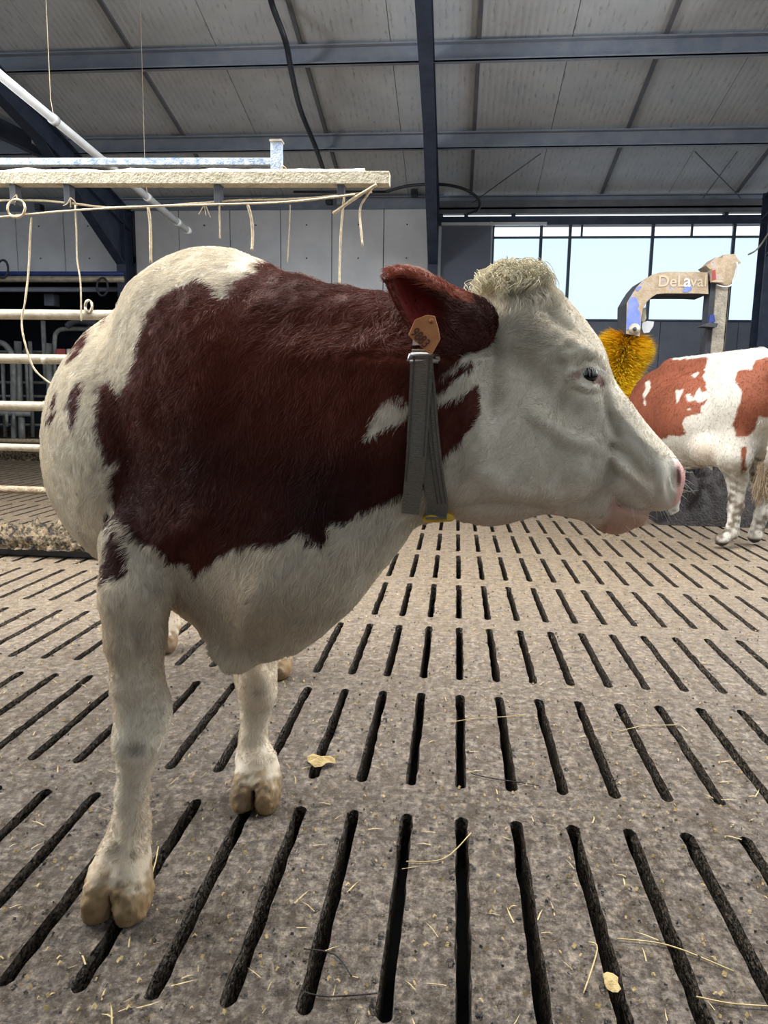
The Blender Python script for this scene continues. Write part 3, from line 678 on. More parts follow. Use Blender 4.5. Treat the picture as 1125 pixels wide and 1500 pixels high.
# ------------------------------------------------------------------ solid modelling for the cows: signed fields + surface nets
CRn = np.array(CR); On = np.array(O)
def project(X, Y, Z):
    dx, dy, dz = X, Y, Z-EYE
    cx = CRn[0,0]*dx+CRn[1,0]*dy+CRn[2,0]*dz; cy = CRn[0,1]*dx+CRn[1,1]*dy+CRn[2,1]*dz; cz = -(CRn[0,2]*dx+CRn[1,2]*dy+CRn[2,2]*dz)
    return 562.5+F*cx/cz, 750-F*cy/cz, cz
def sm(a, b, k):
    h = np.clip(.5+.5*(a-b)/k, 0, 1); return a+(b-a)*h-k*h*(1-h)
class Field:
    def __init__(s, xs, ys, zs): s.a = [np.asarray(t, np.float32) for t in (xs, ys, zs)]; s.V = np.full((len(xs), len(ys), len(zs)), 1.0, np.float32)
    def sub(s, lo, hi):
        sl = [slice(max(0, int(np.searchsorted(s.a[i], lo[i]))), int(np.searchsorted(s.a[i], hi[i]))) for i in range(3)]
        g = np.meshgrid(s.a[0][sl[0]], s.a[1][sl[1]], s.a[2][sl[2]], indexing='ij', sparse=True); return tuple(sl), g
    def put(s, sl, d, k, mode='add'):
        v = s.V[sl]
        s.V[sl] = sm(v, d, k) if mode == 'add' else -sm(-v, d, k)      # 'cut': carve where d < 0
    def cone(s, a, b, ra, rb, k=.03, mode='add'):
        a = np.array(a, np.float32); b = np.array(b, np.float32); m = max(ra, rb)+k+.01
        sl, (X, Y, Z) = s.sub(np.minimum(a, b)-m, np.maximum(a, b)+m); ab = b-a; L2 = float(ab@ab)+1e-9
        t = np.clip(((X-a[0])*ab[0]+(Y-a[1])*ab[1]+(Z-a[2])*ab[2])/L2, 0, 1)
        d = np.sqrt((X-a[0]-t*ab[0])**2+(Y-a[1]-t*ab[1])**2+(Z-a[2]-t*ab[2])**2)-(ra+(rb-ra)*t)
        s.put(sl, d, k, mode)
    def ell(s, c, r, R=None, k=.04, mode='add'):
        c = np.array(c, np.float32); r = np.array(r, np.float32); m = r.max()+k+.01
        sl, (X, Y, Z) = s.sub(c-m, c+m); X, Y, Z = X-c[0], Y-c[1], Z-c[2]
        if R is not None:
            R = np.array(R); X, Y, Z = (R[0,0]*X+R[1,0]*Y+R[2,0]*Z, R[0,1]*X+R[1,1]*Y+R[2,1]*Z, R[0,2]*X+R[1,2]*Y+R[2,2]*Z)
        k0 = np.sqrt((X/r[0])**2+(Y/r[1])**2+(Z/r[2])**2); k1 = np.sqrt((X/r[0]**2)**2+(Y/r[1]**2)**2+(Z/r[2]**2)**2)+1e-6
        s.put(sl, k0*(k0-1)/k1, k, mode)
    def chain(s, pts, k=.03):
        for (a, ra), (b, rb) in zip(pts[:-1], pts[1:]): s.cone(a, b, ra, rb, k)
def loop(poly, n=6):
    p = np.array(poly, float); out = []
    for i in range(len(p)):
        p0, p1, p2, p3 = p[i-1], p[i], p[(i+1) % len(p)], p[(i+2) % len(p)]
        for k in range(n):
            t = k/n; out.append(.5*((2*p1)+(p2-p0)*t+(2*p0-5*p1+4*p2-p3)*t*t+(3*p1-p0-3*p2+p3)*t**3))
    return np.array(out)
def sdpoly(P_, x, y):
    shp = np.broadcast(x, y).shape; x = np.broadcast_to(x, shp).ravel(); y = np.broadcast_to(y, shp).ravel()
    d2 = np.full(x.shape, 1e12); ins = np.zeros(x.shape, bool); Q = np.roll(P_, -1, 0)
    for (ax_, ay), (bx_, by) in zip(P_, Q):
        ex, ey = bx_-ax_, by-ay; t = np.clip(((x-ax_)*ex+(y-ay)*ey)/(ex*ex+ey*ey+1e-12), 0, 1)
        d2 = np.minimum(d2, (x-ax_-t*ex)**2+(y-ay-t*ey)**2)
        c = (ay > y) != (by > y)
        with np.errstate(divide='ignore', invalid='ignore'): ins ^= c & (x < ax_+(y-ay)/(by-ay+1e-12)*ex)
    return np.where(ins, 1, -1)*np.sqrt(d2).reshape(-1) if False else (np.where(ins, 1.0, -1.0)*np.sqrt(d2)).reshape(shp)
class Raster:
    def __init__(s, poly, step=3, pad=60, n=6):
        Pn = loop(poly, n) if n > 1 else np.array(poly, float); s.lo = Pn.min(0)-pad; s.st = step; hi = Pn.max(0)+pad
        xs = np.arange(s.lo[0], hi[0], step); ys = np.arange(s.lo[1], hi[1], step); s.g = sdpoly(Pn, xs[:, None], ys[None, :]).astype(np.float32)
    def __call__(s, px, py):
        u = (px-s.lo[0])/s.st; v = (py-s.lo[1])/s.st; n, m = s.g.shape
        u = np.clip(u, 0, n-1.01); v = np.clip(v, 0, m-1.01); i = u.astype(np.int32); j = v.astype(np.int32); a = u-i; b = v-j
        return s.g[i, j]*(1-a)*(1-b)+s.g[i+1, j]*a*(1-b)+s.g[i, j+1]*(1-a)*b+s.g[i+1, j+1]*a*b
def rbf(px, py, pts, sig):
    num = 0; den = 1e-6
    for x, y, v in pts:
        w_ = np.exp(-((px-x)**2+(py-y)**2)/(2*sig*sig)); num = num+w_*v; den = den+w_
    return num/den
def surface_nets(fld):
    V = fld.V; xs, ys, zs = fld.a; nx, ny, nz = V.shape; s = V < 0
    c = np.zeros((nx-1, ny-1, nz-1), np.uint8)
    for i in (0, 1):
        for j in (0, 1):
            for k in (0, 1): c += s[i:nx-1+i, j:ny-1+j, k:nz-1+k]
    I, J, K = np.nonzero((c > 0) & (c < 8)); idm = np.full(c.shape, -1, np.int32); idm[I, J, K] = np.arange(len(I))
    acc = np.zeros((len(I), 3)); cnt = np.zeros(len(I)); ax3 = (xs, ys, zs)
    for axis in range(3):
        o = [a for a in range(3) if a != axis]
        for p in (0, 1):
            for q in (0, 1):
                off = [0, 0, 0]; off[o[0]] = p; off[o[1]] = q; off2 = list(off); off2[axis] = 1
                a = V[I+off[0], J+off[1], K+off[2]]; b = V[I+off2[0], J+off2[1], K+off2[2]]; m = (a < 0) != (b < 0)
                t = np.where(m, a/(a-b+1e-12), 0); base = (I, J, K)
                for d in range(3):
                    ax_ = ax3[d]; lo = ax_[base[d]+off[d]]
                    if d == axis: val = lo+t*(ax_[base[d]+1]-lo)
                    else: val = lo
                    acc[:, d] += np.where(m, val, 0)
                cnt += m
    verts = acc/cnt[:, None]; quads = []
    for axis in range(3):
        o = [a for a in range(3) if a != axis]; sa = [slice(None)]*3; sb = [slice(None)]*3
        sa[axis] = slice(0, -1); sb[axis] = slice(1, None)
        for q in o: sa[q] = slice(1, -1); sb[q] = slice(1, -1)
        A = s[tuple(sa)]; B = s[tuple(sb)]; e = np.nonzero(A != B); e = [np.array(t) for t in e]
        for q in o: e[q] = e[q]+1
        flip = s[e[0], e[1], e[2]]
        def cell(d0, d1):
            t = [e[0].copy(), e[1].copy(), e[2].copy()]; t[o[0]] = t[o[0]]-d0; t[o[1]] = t[o[1]]-d1; return idm[t[0], t[1], t[2]]
        q_ = np.stack([cell(0, 0), cell(1, 0), cell(1, 1), cell(0, 1)], 1)
        if axis == 1: flip = ~flip
        q_[~flip] = q_[~flip][:, ::-1]; quads.append(q_)
    return verts, np.concatenate(quads)
def mesh_np(name, v, q):
    me = bpy.data.meshes.new(name); me.vertices.add(len(v)); me.vertices.foreach_set('co', v.astype(np.float32).ravel())
    n = q.shape[1]; me.loops.add(q.size); me.loops.foreach_set('vertex_index', q.astype(np.int32).ravel())
    me.polygons.add(len(q)); me.polygons.foreach_set('loop_start', np.arange(0, q.size, n, dtype=np.int32))
    me.polygons.foreach_set('use_smooth', np.ones(len(q), bool)); me.update(calc_edges=True); me.validate(); return me
def relax(v, q, it=2, lam=.5):
    for _ in range(it):
        acc = np.zeros_like(v); n = np.zeros(len(v))
        for k in range(4):
            a, b = q[:, k], q[:, (k+1) % 4]
            for d in range(3): acc[:, d] += np.bincount(a, v[b, d], len(v))+np.bincount(b, v[a, d], len(v))
            n += np.bincount(a, minlength=len(v))+np.bincount(b, minlength=len(v))
        v = v+lam*(acc/n[:, None]-v)
    return v
def vnormals(v, q):
    fn = np.cross(v[q[:, 2]]-v[q[:, 0]], v[q[:, 3]]-v[q[:, 1]]); N_ = np.zeros_like(v)
    for k in range(4):
        for d in range(3): N_[:, d] += np.bincount(q[:, k], fn[:, d], len(v))
    return N_/(np.linalg.norm(N_, axis=1, keepdims=True)+1e-12)
def grid1(*segs):
    out = [segs[0][0]]
    for a, b, st in segs:
        while out[-1] < b-st*.5: out.append(out[-1]+st)
    return np.array(out)
def vnoise(v, scale, seed=0):
    # cheap value noise from summed sines with random directions
    rg = np.random.default_rng(seed); s = 0
    for _ in range(10):
        d = rg.standard_normal(3); d /= np.linalg.norm(d); s = s+np.sin(v@d*scale*(.6+.9*rg.random())+rg.random()*6.28)
    return s/10**.5

# ================================================================== the near cow
def build_near():
    fld = Field(grid1((-1.50, .0, .008), (0, .66, .0045)), grid1((.98, 1.52, .0052), (1.52, 2.1, .007), (2.1, 3.45, .012)), grid1((-.02, .30, .006), (.30, .92, .007), (.92, 1.60, .005)))
    print('grid', fld.V.shape)
    c2w = CRn
    # --- trunk
    yawb = Matrix.Rotation(math.radians(10), 3, 'Z')
    def PT(px, py, d): return P(px, py, d)
    fld.ell(PT(300, 632, 2.42), (.415, .80, .425), yawb, .05)           # barrel
    fld.ell(PT(292, 674, 2.30), (.395, .62, .365), yawb, .06)
    fld.ell(PT(285, 575, 2.95), (.33, .36, .36), yawb, .08)             # croup
    fld.ell(PT(190, 500, 2.78), (.075, .12, .09), None, .09)            # hook bone
    fld.cone(PT(300, 480, 2.0), PT(285, 500, 2.9), .17, .15, .10)       # back line
    fld.ell(PT(300, 560, 3.12), (.26, .22, .30), None, .08)
    # --- hind legs
    for hx, hy, Yh, tx in ((242, 948, 3.05, 225), (408, 985, 2.80, 360)):
        foot = G(hx, hy+6); foot.y += .04; kx = P(tx, 690, foot.y*.99-.02)
        fld.chain([(Vector((foot.x*.98, foot.y+.05, .92)), .19), (Vector((foot.x, foot.y-.02, .66)), .12), (Vector((foot.x, foot.y+.14, .50)), .065), (Vector((foot.x, foot.y+.08, .22)), .040), (Vector((foot.x, foot.y+.01, .10)), .048)], .05)
        fld.cone(Vector((foot.x, foot.y+.01, .10)), Vector((foot.x, foot.y-.05, .035)), .045, .055, .02)
    # --- fore-trunk and neck: rounded mass inside its profile
    body = [(186,424),(205,402),(232,384),(262,370),(300,363),(340,367),(372,380),(392,390),(420,401),(450,408),(480,418),(520,424),(560,431),(600,437),(645,440),(700,450),(742,480),(755,560),(735,660),(700,720),(664,748),(632,760),(608,770),(588,798),(564,828),(532,868),(502,902),(472,928),(440,948),(402,964),(372,973),(350,979),(334,977),(316,962),(300,938),(284,915),(262,898),(236,880),(200,868),(168,850),(155,812),(158,760),(165,700),(160,650),(150,600),(150,540),(162,480)]
    rs = Raster(body, 4, 80)
    sl, (X, Y, Z) = fld.sub((-1.15, 1.0, .45), (.45, 2.25, 1.6)); px, py, pz = project(X, Y, Z); d = rs(px, py)
    zc = np.interp(px, [140, 260, 380, 500, 600, 680, 760], [1.80, 1.80, 1.73, 1.60, 1.53, 1.50, 1.50])-np.clip((py-700)/300, 0, 1)*.05
    T = np.interp(px, [140, 260, 380, 500, 600, 680, 760], [.27, .30, .27, .20, .15, .135, .11])
    for gx, gy, sx, sy, am in ((250, 640, 70, 150, .020), (330, 560, 30, 160, -.014), (500, 520, 120, 22, .010), (520, 475, 130, 18, -.012), (540, 440, 100, 16, .010), (380, 880, 80, 60, .03), (420, 690, 60, 90, -.012), (285, 905, 40, 30, -.03),
                            (560, 700, 22, 90, .010), (200, 560, 18, 110, .012)):
        T = T+am*np.exp(-((px-gx)/sx)**2-((py-gy)/sy)**2)
    Rr = np.interp(px, [140, 260, 380, 500, 600, 760], [120, 190, 200, 175, 140, 110])
    q = np.sqrt(((pz-zc)/T)**2+np.clip(1-d/Rr, 0, 3)**2)-1
    dd = q*np.minimum(T, Rr*pz/F); fld.put(sl, dd.astype(np.float32), .018)
    # --- fore legs
    def leg(Yl, rows, k=.025):
        pts = [(W(x, y, Yl+dy), r*(Yl+dy)*1.0/F*1.02) for x, y, r, dy in rows]; fld.chain(pts, k)
    leg(1.50, [(205,800,58,.06),(200,868,50,.0),(199,930,42,0),(201,1000,37,0),(206,1050,36,-.005),(205,1085,34,-.01),(199,1115,25,-.005),(194,1160,23,.005),(192,1205,27,.0),(186,1248,31,-.01)])
    leg(1.95, [(372,930,44,.02),(374,985,30,.0),(377,1015,27,-.01),(374,1045,20,0),(371,1080,19,0),(371,1110,25,0),(373,1135,29,-.01)])
    fld.ell(W(193, 1092, 1.46), (.034, .03, .045), None, .03)           # knee cap
    fld.ell(W(235, 1040, 1.50), (.02, .03, .045), None, .03)
    fld.ell(W(374, 1000, 1.90), (.04, .03, .05), None, .03)
    # hooves: two claws each
    for (cx, cy, Yh, sc, half) in ((175, 1300, 1.44, 1.0, 20), (376, 1162, 1.895, .92, 15.5)):
        for sgn in (-1, 1):
            b_ = W(cx+sgn*half*1.02, cy+8, Yh); b_.z = max(.046, .05); b_.x = b_.x
            g0 = G(cx+sgn*half, cy+40)
            c_ = Vector((W(cx+sgn*half, cy, Yh).x, Yh-.01, .045*sc+.0))
            fld.ell(c_+Vector((0, 0, -.012)), (.041*sc, .062*sc, .070*sc), Matrix.Rotation(sgn*.12, 3, 'Z'), .014)
            fld.ell(c_+Vector((-sgn*.006, .022, .030)), (.038*sc, .058*sc, .060*sc), None, .025)
        top = Vector((W(cx+5, cy-45, Yh+.02).x, Yh+.03, .125*sc)); fld.cone(top, top+Vector((-.004, -.022, -.06)), .046*sc, .052*sc, .03)
        m0 = W(cx+1, cy, Yh); slx, (X, Y, Z) = fld.sub((m0.x-.03, Yh-.14, -.02), (m0.x+.03, Yh+.0, .075*sc))
        dcut = np.abs(X-m0.x)-.0012-.003*np.clip((Yh-.02-Y)/.06, 0, 1)+Z*0; fld.put(slx, dcut.astype(np.float32), .009, 'cut')
    # flatten soles
    sl, (X, Y, Z) = fld.sub((-2, 0, -.05), (2, 5, .05)); fld.V[sl] = np.maximum(fld.V[sl], (.001-Z+0*X+0*Y))
    # --- head
    head = [(706,432),(716,408),(738,398),(765,396),(788,402),(806,418),(826,437),(850,462),(870,486),(885,512),(893,540),(903,562),(922,588),(945,618),(968,645),(985,664),(998,680),(1004,697),(1001,716),(996,732),(986,744),(968,749),(951,749),(951,757),(946,768),(930,774),(912,782),(895,783),(880,777),(866,767),(838,758),(800,752),(768,760),(735,768),(700,768),(665,756),(645,730),(640,660),(650,590),(672,540),(690,490)]
    rh = Raster(head, 2, 60, 5)
    sl, (X, Y, Z) = fld.sub((-.14, 1.18, .80), (.66, 1.72, 1.58)); px, py, pz = project(X, Y, Z); d = rh(px, py)
    T = rbf(px, py, [(740,420,.075),(690,480,.095),(780,470,.100),(720,560,.105),(850,520,.110),(800,570,.108),(880,575,.085),(700,660,.112),(760,690,.098),(840,640,.085),(900,640,.062),(850,700,.078),(900,700,.072),(940,690,.074),(975,700,.070),(960,735,.066),(920,760,.056),(880,765,.052),(800,740,.060),(720,755,.050),(660,740,.08)], 38)
    def stroke(pl, wd):
        d2 = 1e9
        for (ax_, ay), (bx_, by) in zip(pl[:-1], pl[1:]):
            ex, ey = bx_-ax_, by-ay; t = np.clip(((px-ax_)*ex+(py-ay)*ey)/(ex*ex+ey*ey), 0, 1); d2 = np.minimum(d2, (px-ax_-t*ex)**2+(py-ay-t*ey)**2)
        return np.exp(-d2/(wd*wd))
    for gx, gy, sx, sy, am in ((850,682,26,30,.016),(862,505,30,18,.022),(862,548,18,8,-.012),(735,640,70,60,.016),(925,716,34,18,.014),(770,500,50,60,.010),(968,712,20,26,.012)):
        T = T+am*np.exp(-((px-gx)/sx)**2-((py-gy)/sy)**2)
    for pl, wd, am in (([(890,664),(912,686),(936,704)], 8, .013), ([(893,655),(896,690),(884,718),(862,736),(830,742)], 8, -.015), ([(900,655),(924,672),(946,700)], 8, -.012),
                       ([(905,735),(930,748),(952,752)], 5, -.012), ([(984,682),(977,708),(984,738)], 5, -.009), ([(956,690),(962,722)], 6, -.007), ([(843,537),(858,527),(876,531),(887,548)], 4, -.011),
                       ([(832,522),(858,508),(880,520),(893,545)], 8, .012), ([(885,560),(885,580),(890,604),(905,640)], 6, -.012), ([(846,562),(862,570),(876,567)], 4, .008), ([(846,572),(862,578),(876,576)], 4, -.006),
                       ([(790,610),(838,645),(866,650)], 13, .012), ([(800,455),(828,485)], 12, -.016), ([(815,480),(845,500)], 7, .010), ([(700,610),(700,690),(745,728),(800,728)], 20, .012),
                       ([(760,530),(800,570),(830,600)], 22, -.012), ([(650,745),(700,738),(760,738),(830,748)], 5, -.010), ([(903,700),(880,740),(860,752)], 9, -.006), ([(828,560),(815,600)], 8, -.008), ([(905,600),(930,630),(960,660)], 7, .006), ([(720,520),(715,600)], 14, -.010)):
        T = T+1.5*am*stroke(pl, wd)
    R_ = rbf(px, py, [(740,420,55),(800,450,62),(870,540,52),(930,620,40),(990,700,34),(950,750,26),(880,770,34),(800,750,50),(700,750,50),(700,600,100),(800,600,100)], 50)
    q = np.sqrt(((pz-1.50)/T)**2+np.clip(1-d/R_, 0, 3)**2)-1
    fld.put(sl, (q*np.minimum(T, R_*1.5/F)).astype(np.float32), .022)
    # nostril, mouth slit, eye opening on the near side (mirrored on the far side)
    nc = P(991, 702, 1.44); fld.ell(nc, (.010, .020, .020), None, .008, 'cut')
    fld.ell(P(993, 700, 1.56), (.010, .020, .020), None, .008, 'cut')
    mouth = [(985,747,1.455),(965,750,1.43),(945,744,1.425),(925,738,1.425),(905,730,1.43)]
    for a, b in zip(mouth[:-1], mouth[1:]): fld.cone(P(*a), P(*b), .0045, .0045, .006, 'cut')
    fld.cone(P(905,730,1.43), P(893,722,1.43), .004, .002, .006, 'cut')
    fld.ell(P(862, 549, 1.372), (.021, .030, .0085), Matrix.Rotation(.12, 3, 'Y'), .003, 'cut'); fld.ell(P(862, 549, 1.628), (.021, .030, .0085), None, .003, 'cut')
    # lids
    # skin creases of the cheek and the throat
    for pts, r_ in (([(652,752,1.45),(700,742,1.43),(750,742,1.44),(800,750,1.455)], .006),):
        for a, b in zip(pts[:-1], pts[1:]): fld.cone(P(*a), P(*b), r_, r_, .012, 'cut')
    # --- ears
    ear = [(566,412),(565,400),(572,393),(590,391),(618,398),(650,413),(685,430),(708,441),(722,455),(728,475),(722,496),(705,508),(680,514),(655,518),(634,517),(620,505),(607,490),(594,470),(580,445)]
    re_ = Raster(ear, 2, 40, 5); inner = [(572,412),(580,400),(610,410),(640,430),(655,455),(648,480),(632,500),(622,500),(606,484),(592,462)]
    ri = Raster(inner, 2, 40, 5)
    sl, (X, Y, Z) = fld.sub((-.20, 1.0, 1.10), (.24, 1.55, 1.58)); px, py, pz = project(X, Y, Z); d = re_(px, py); di = ri(px, py)
    zc = np.interp(px, [560, 620, 700, 730], [1.27, 1.29, 1.37, 1.41]); T = np.interp(px, [560, 640, 700, 730], [.018, .030, .042, .05])
    scoop = np.clip(di/22, 0, 1)**.8*np.interp(px, [560, 620, 660], [.026, .045, .03])
    core = np.sqrt(((pz-zc)/T)**2+np.clip(1-d/np.interp(px, [560, 660, 730], [14, 26, 36]), 0, 3)**2)-1
    f_ = core*T*.8
    zi = zc-T+scoop; f_ = np.maximum(f_, np.where(di > 0, (zi-pz), -1)); fld.put(sl, f_.astype(np.float32), .008)
    # far ear, same size on the other side
    fe = P(716, 452, 1.60); ft = P(650, 462, 1.82); fld.cone(fe, (fe+ft)/2, .03, .045, .02); fld.cone((fe+ft)/2, ft, .045, .014, .02)
    # dewlap fold
    fld.chain([(P(318, 955, 1.62), .02), (P(338, 972, 1.60), .014), (P(352, 968, 1.60), .016), (P(420, 935, 1.58), .03)], .03)
    # udder hint and belly keel, tail
    fld.ell((-.80, 2.85, .66), (.16, .20, .16), None, .08)
    tl = P(262, 500, 3.35); fld.chain([(tl, .04), (tl+Vector((0, .06, -.10)), .032), (tl+Vector((.02, .05, -.75)), .018), (tl+Vector((.02, .04, -.98)), .03)], .03)
    v, q = surface_nets(fld); v = relax(v, q, 2, .5)
    n0 = vnormals(v, q); lo_ = np.clip((.12-v[:, 2])/.03, 0, 1)*np.clip(v[:, 2]/.01, 0, 1); v = v+n0*(lo_*(vnoise(v, 140, 71)*.0022+vnoise(v, 420, 72)*.0016))[:, None]
    return v, q
v, q = build_near(); Nn = vnormals(v, q); print('cow verts', len(v), v.min(0), v.max(0))
nearroot = empty('cow', (-.6, 2.2, 0), 'large red-and-white cow in the foreground with its head turned right', 'cow', 'cows in the shed')

# coat colours: patches as on the hide
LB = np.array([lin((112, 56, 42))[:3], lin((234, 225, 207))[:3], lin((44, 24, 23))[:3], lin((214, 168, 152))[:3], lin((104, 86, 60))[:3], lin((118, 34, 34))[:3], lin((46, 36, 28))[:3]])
PB_main = [(388,384),(375,402),(345,412),(335,436),(322,436),(308,414),(290,402),(262,418),(232,440),(216,460),(213,478),(200,520),(186,560),(178,578),(165,560),(158,556),(148,568),(142,590),(143,620),(150,660),(158,690),(166,680),(172,672),(172,690),(165,700),(166,740),(175,765),(200,790),(226,800),(250,822),(275,830),(288,848),(300,832),(330,812),(345,802),(372,798),(400,802),(428,790),(434,772),(448,785),(458,797),(475,795),(486,782),(484,768),(505,770),(520,758),(545,745),(560,740),(580,728),(598,720),(625,708),(640,676),(660,660),(680,640),(700,615),(706,590),(701,566),(685,574),(664,584),(640,590),(636,582),(655,568),(690,540),(690,530),(668,540),(650,548),(668,528),(690,516),(712,512),(728,500),(732,475),(722,446),(700,430),(560,380),(500,414),(440,400)]
PB_cream = [(541,637),(548,620),(550,605),(562,588),(572,578),(586,578),(596,583),(600,600),(598,612),(588,620),(570,624),(552,632)]
PB_spots = [[(133,484),(128,500),(118,515),(105,530),(110,512),(118,498)], [(120,555),(122,575),(114,595),(112,610),(108,632),(104,620),(100,600),(98,590),(108,570)], [(85,572),(82,595),(76,620),(72,612),(76,590)], [(170,447),(160,465),(152,480),(156,470)],
            [(155,745),(163,760),(172,775),(184,790),(186,810),(182,825),(190,842),(172,852),(162,845),(155,866),(152,850),(153,820),(158,790)],
            [(172,686),(164,720),(161,712),(168,690)]]
def jag(px, py, v, amp): return amp*(vnoise(v, 260, 5)*.55+vnoise(v, 90, 6)*.6)
def coat(v, N_):
    px, py, pz = project(v[:, 0], v[:, 1], v[:, 2]); j = jag(px, py, v, 3.2)
    def inside(poly, soft=2.2, o=0): dd = Raster(poly, 2, 30, 1)(px, py)+j+o; return np.clip(dd/soft+.5, 0, 1)
    body = inside(PB_main)*(1-inside(PB_cream)); front = (pz < 2.15)
    br = np.where(front, body, 0)
    for s_ in PB_spots: br = np.maximum(br, inside(s_, 2.2, .5)*(pz < 2.95))
    # far flank, unseen: a few patches of its own
    hid = (N_[:, 0]*.35+N_[:, 1]) > .35
    pat = np.clip((vnoise(v, 6.5, 21)-.35)*9, 0, 1); br = np.where((pz > 1.62) & (px > 600) & (py < 470) & (v[:, 2] > 1.3) & (v[:, 0] > -.05), 1.0, br); br = np.where(hid & (v[:, 2] > .6) & ~((px > 690) & (pz < 1.8)), np.maximum(br*.0, pat), br)
    dark = np.clip((px-560)/90, 0, 1)*np.clip((pz*0+1), 0, 1)*.55; dark = np.maximum(dark, .65*np.clip((py-540)/140, 0, 1)); dark = np.clip(dark+.16*vnoise(v, 22, 77)*(px > 170), 0, 1)  # shade down the neck put into the brown, besides a truly darker throat
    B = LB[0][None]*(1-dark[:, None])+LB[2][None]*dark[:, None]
    Wc = LB[1][None]*np.ones((len(v), 1)); n_ = 1+.06*vnoise(v, 40, 9)
    Wc = Wc*n_[:, None]
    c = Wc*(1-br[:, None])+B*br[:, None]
    # muzzle and eye-rim skin
    def blend(c, m, col): return c*(1-m[:, None])+np.array(col)[None]*m[:, None]
    g2 = lambda x, y, sx, sy: np.exp(-((px-x)/sx)**2-((py-y)/sy)**2)*(pz < 1.75)
    sft = lambda poly, w_=2.5: np.clip(Raster(poly, 1, 20, 2)(px, py)/w_+.5, 0, 1)*(pz < 1.75)
    c = blend(c, sft([(899,722),(906,735),(925,746),(950,750),(952,760),(936,775),(905,786),(878,778),(890,757)], 8)*.80, lin((190, 128, 112))[:3])
    c = blend(c, sft([(991,676),(998,674),(1010,695),(1008,712),(1002,730),(990,745),(984,742),(990,725),(990,700)], 3)*.95, lin((232, 168, 158))[:3])
    c = blend(c, sft([(992,684),(996,684),(998,700),(996,712),(991,708)], 2)*.9, lin((110, 48, 48))[:3])
    c = blend(c, sft([(868,548),(880,549),(886,560),(882,566),(874,560),(866,556)], 2)*.85, lin((124, 62, 52))[:3])
    c = blend(c, sft([(836,547),(845,543),(852,548),(848,556),(842,554)], 3)*.7, lin((166, 110, 96))[:3])
    c = blend(c, g2(945, 712, 34, 26)*.35, lin((196, 166, 140))[:3])
    # ear: pink-red skin inside, with its backlit glow put into the colour
    e_in = Raster([(574,414),(582,402),(612,412),(640,432),(652,455),(646,480),(630,498),(620,496),(604,480),(592,460)], 2, 30, 5)(px, py)
    c = blend(c, np.clip(e_in/8, 0, .85)*(pz < 1.40), LB[5]); erim = Raster([(566,412),(565,400),(572,393),(590,391),(618,398),(650,413),(685,430),(700,438),(684,444),(640,424),(600,406),(580,404)], 2, 30, 3)(px, py)
    c = blend(c, np.clip(erim/4+.4, 0, .8)*(pz < 1.42), lin((176, 96, 70))[:3])
    # hooves and soiled pasterns
    z = v[:, 2]; n1 = vnoise(v, 120, 31); n2 = vnoise(v, 300, 32)
    hoof = np.clip((.108+.016*n1+.01*n2-z)/.03, 0, 1); horn = LB[4][None]*np.clip(1+.8*n1+.6*n2, .2, 2.2)[:, None]
    dk = np.clip((vnoise(v, 150, 61)+.35)*1.3, 0, 1)[:, None]*.75; horn = horn*(1-dk)+dk*LB[6]
    c = c*(1-.9*hoof[:, None])+.9*hoof[:, None]*np.clip(horn, .02, 1)
    low = np.clip((.050+.03*n1-z)/.02, 0, 1); c = c*(1-.8*low[:, None])+.8*low[:, None]*LB[6]
    st = np.clip((.42-z)/.3, 0, 1)*np.clip((vnoise(v, 35, 33)-.2)*1.2, 0, 1)*.45*(z < .45); c = blend(c, st, lin((150, 122, 84))[:3])
    tn = np.clip((1.02-z)/.35, 0, 1)*.42*(.8+.4*vnoise(v, 18, 51))*(1-br); c = blend(c, np.clip(tn, 0, .5), lin((176, 146, 106))[:3])  # tan leg stains; over the lower chest also floor bounce put into the colour
    jw = np.clip((py-690)/70, 0, 1)*((px > 650) & (pz < 1.7))*.35; c = blend(c, jw, lin((206, 170, 138))[:3])  # warm bounce off the floor put into the lower jaw's colour
    for x, y, sx, sy, a in ((205, 1095, 20, 9, .6), (207, 935, 16, 22, .3), (236, 1040, 5, 10, .5), (170, 1243, 8, 8, .75), (195, 1250, 6, 8, .5), (176, 1300, 5, 24, .75), (375, 1160, 3.5, 20, .75), (380, 1010, 12, 14, .3), (222, 860, 16, 10, .35)):
        c = blend(c, np.clip(np.exp(-((px-x)/sx)**2-((py-y)/sy)**2)*(1+.5*n2), 0, 1)*a*(pz < 2.1), lin((84, 66, 48))[:3])
    return np.clip(c, .003, .95), br
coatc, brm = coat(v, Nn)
def hidemat(name, rough=.62):
    m = bpy.data.materials.new(name); m.use_nodes = True; nt = m.node_tree; N = nt.nodes; L = nt.links; b = N['Principled BSDF']
    a = N.new('ShaderNodeAttribute'); a.attribute_name = 'coat'; L.new(a.outputs['Color'], b.inputs['Base Color']); b.inputs['Roughness'].default_value = rough
    b.inputs['Specular IOR Level'].default_value = .15
    n = N.new('ShaderNodeTexNoise'); n.inputs['Scale'].default_value = 220; n.inputs['Detail'].default_value = 3; tc = N.new('ShaderNodeTexCoord'); mp = N.new('ShaderNodeMapping')
    mp.inputs['Scale'].default_value = (1, 1, .25); L.new(tc.outputs['Object'], mp.inputs[0]); L.new(mp.outputs[0], n.inputs['Vector'])
    bp = N.new('ShaderNodeBump'); bp.inputs['Strength'].default_value = .35; bp.inputs['Distance'].default_value = .003; L.new(n.outputs['Fac'], bp.inputs['Height']); L.new(bp.outputs[0], b.inputs['Normal'])
    return m
M['hide'] = hidemat('cow_hide')
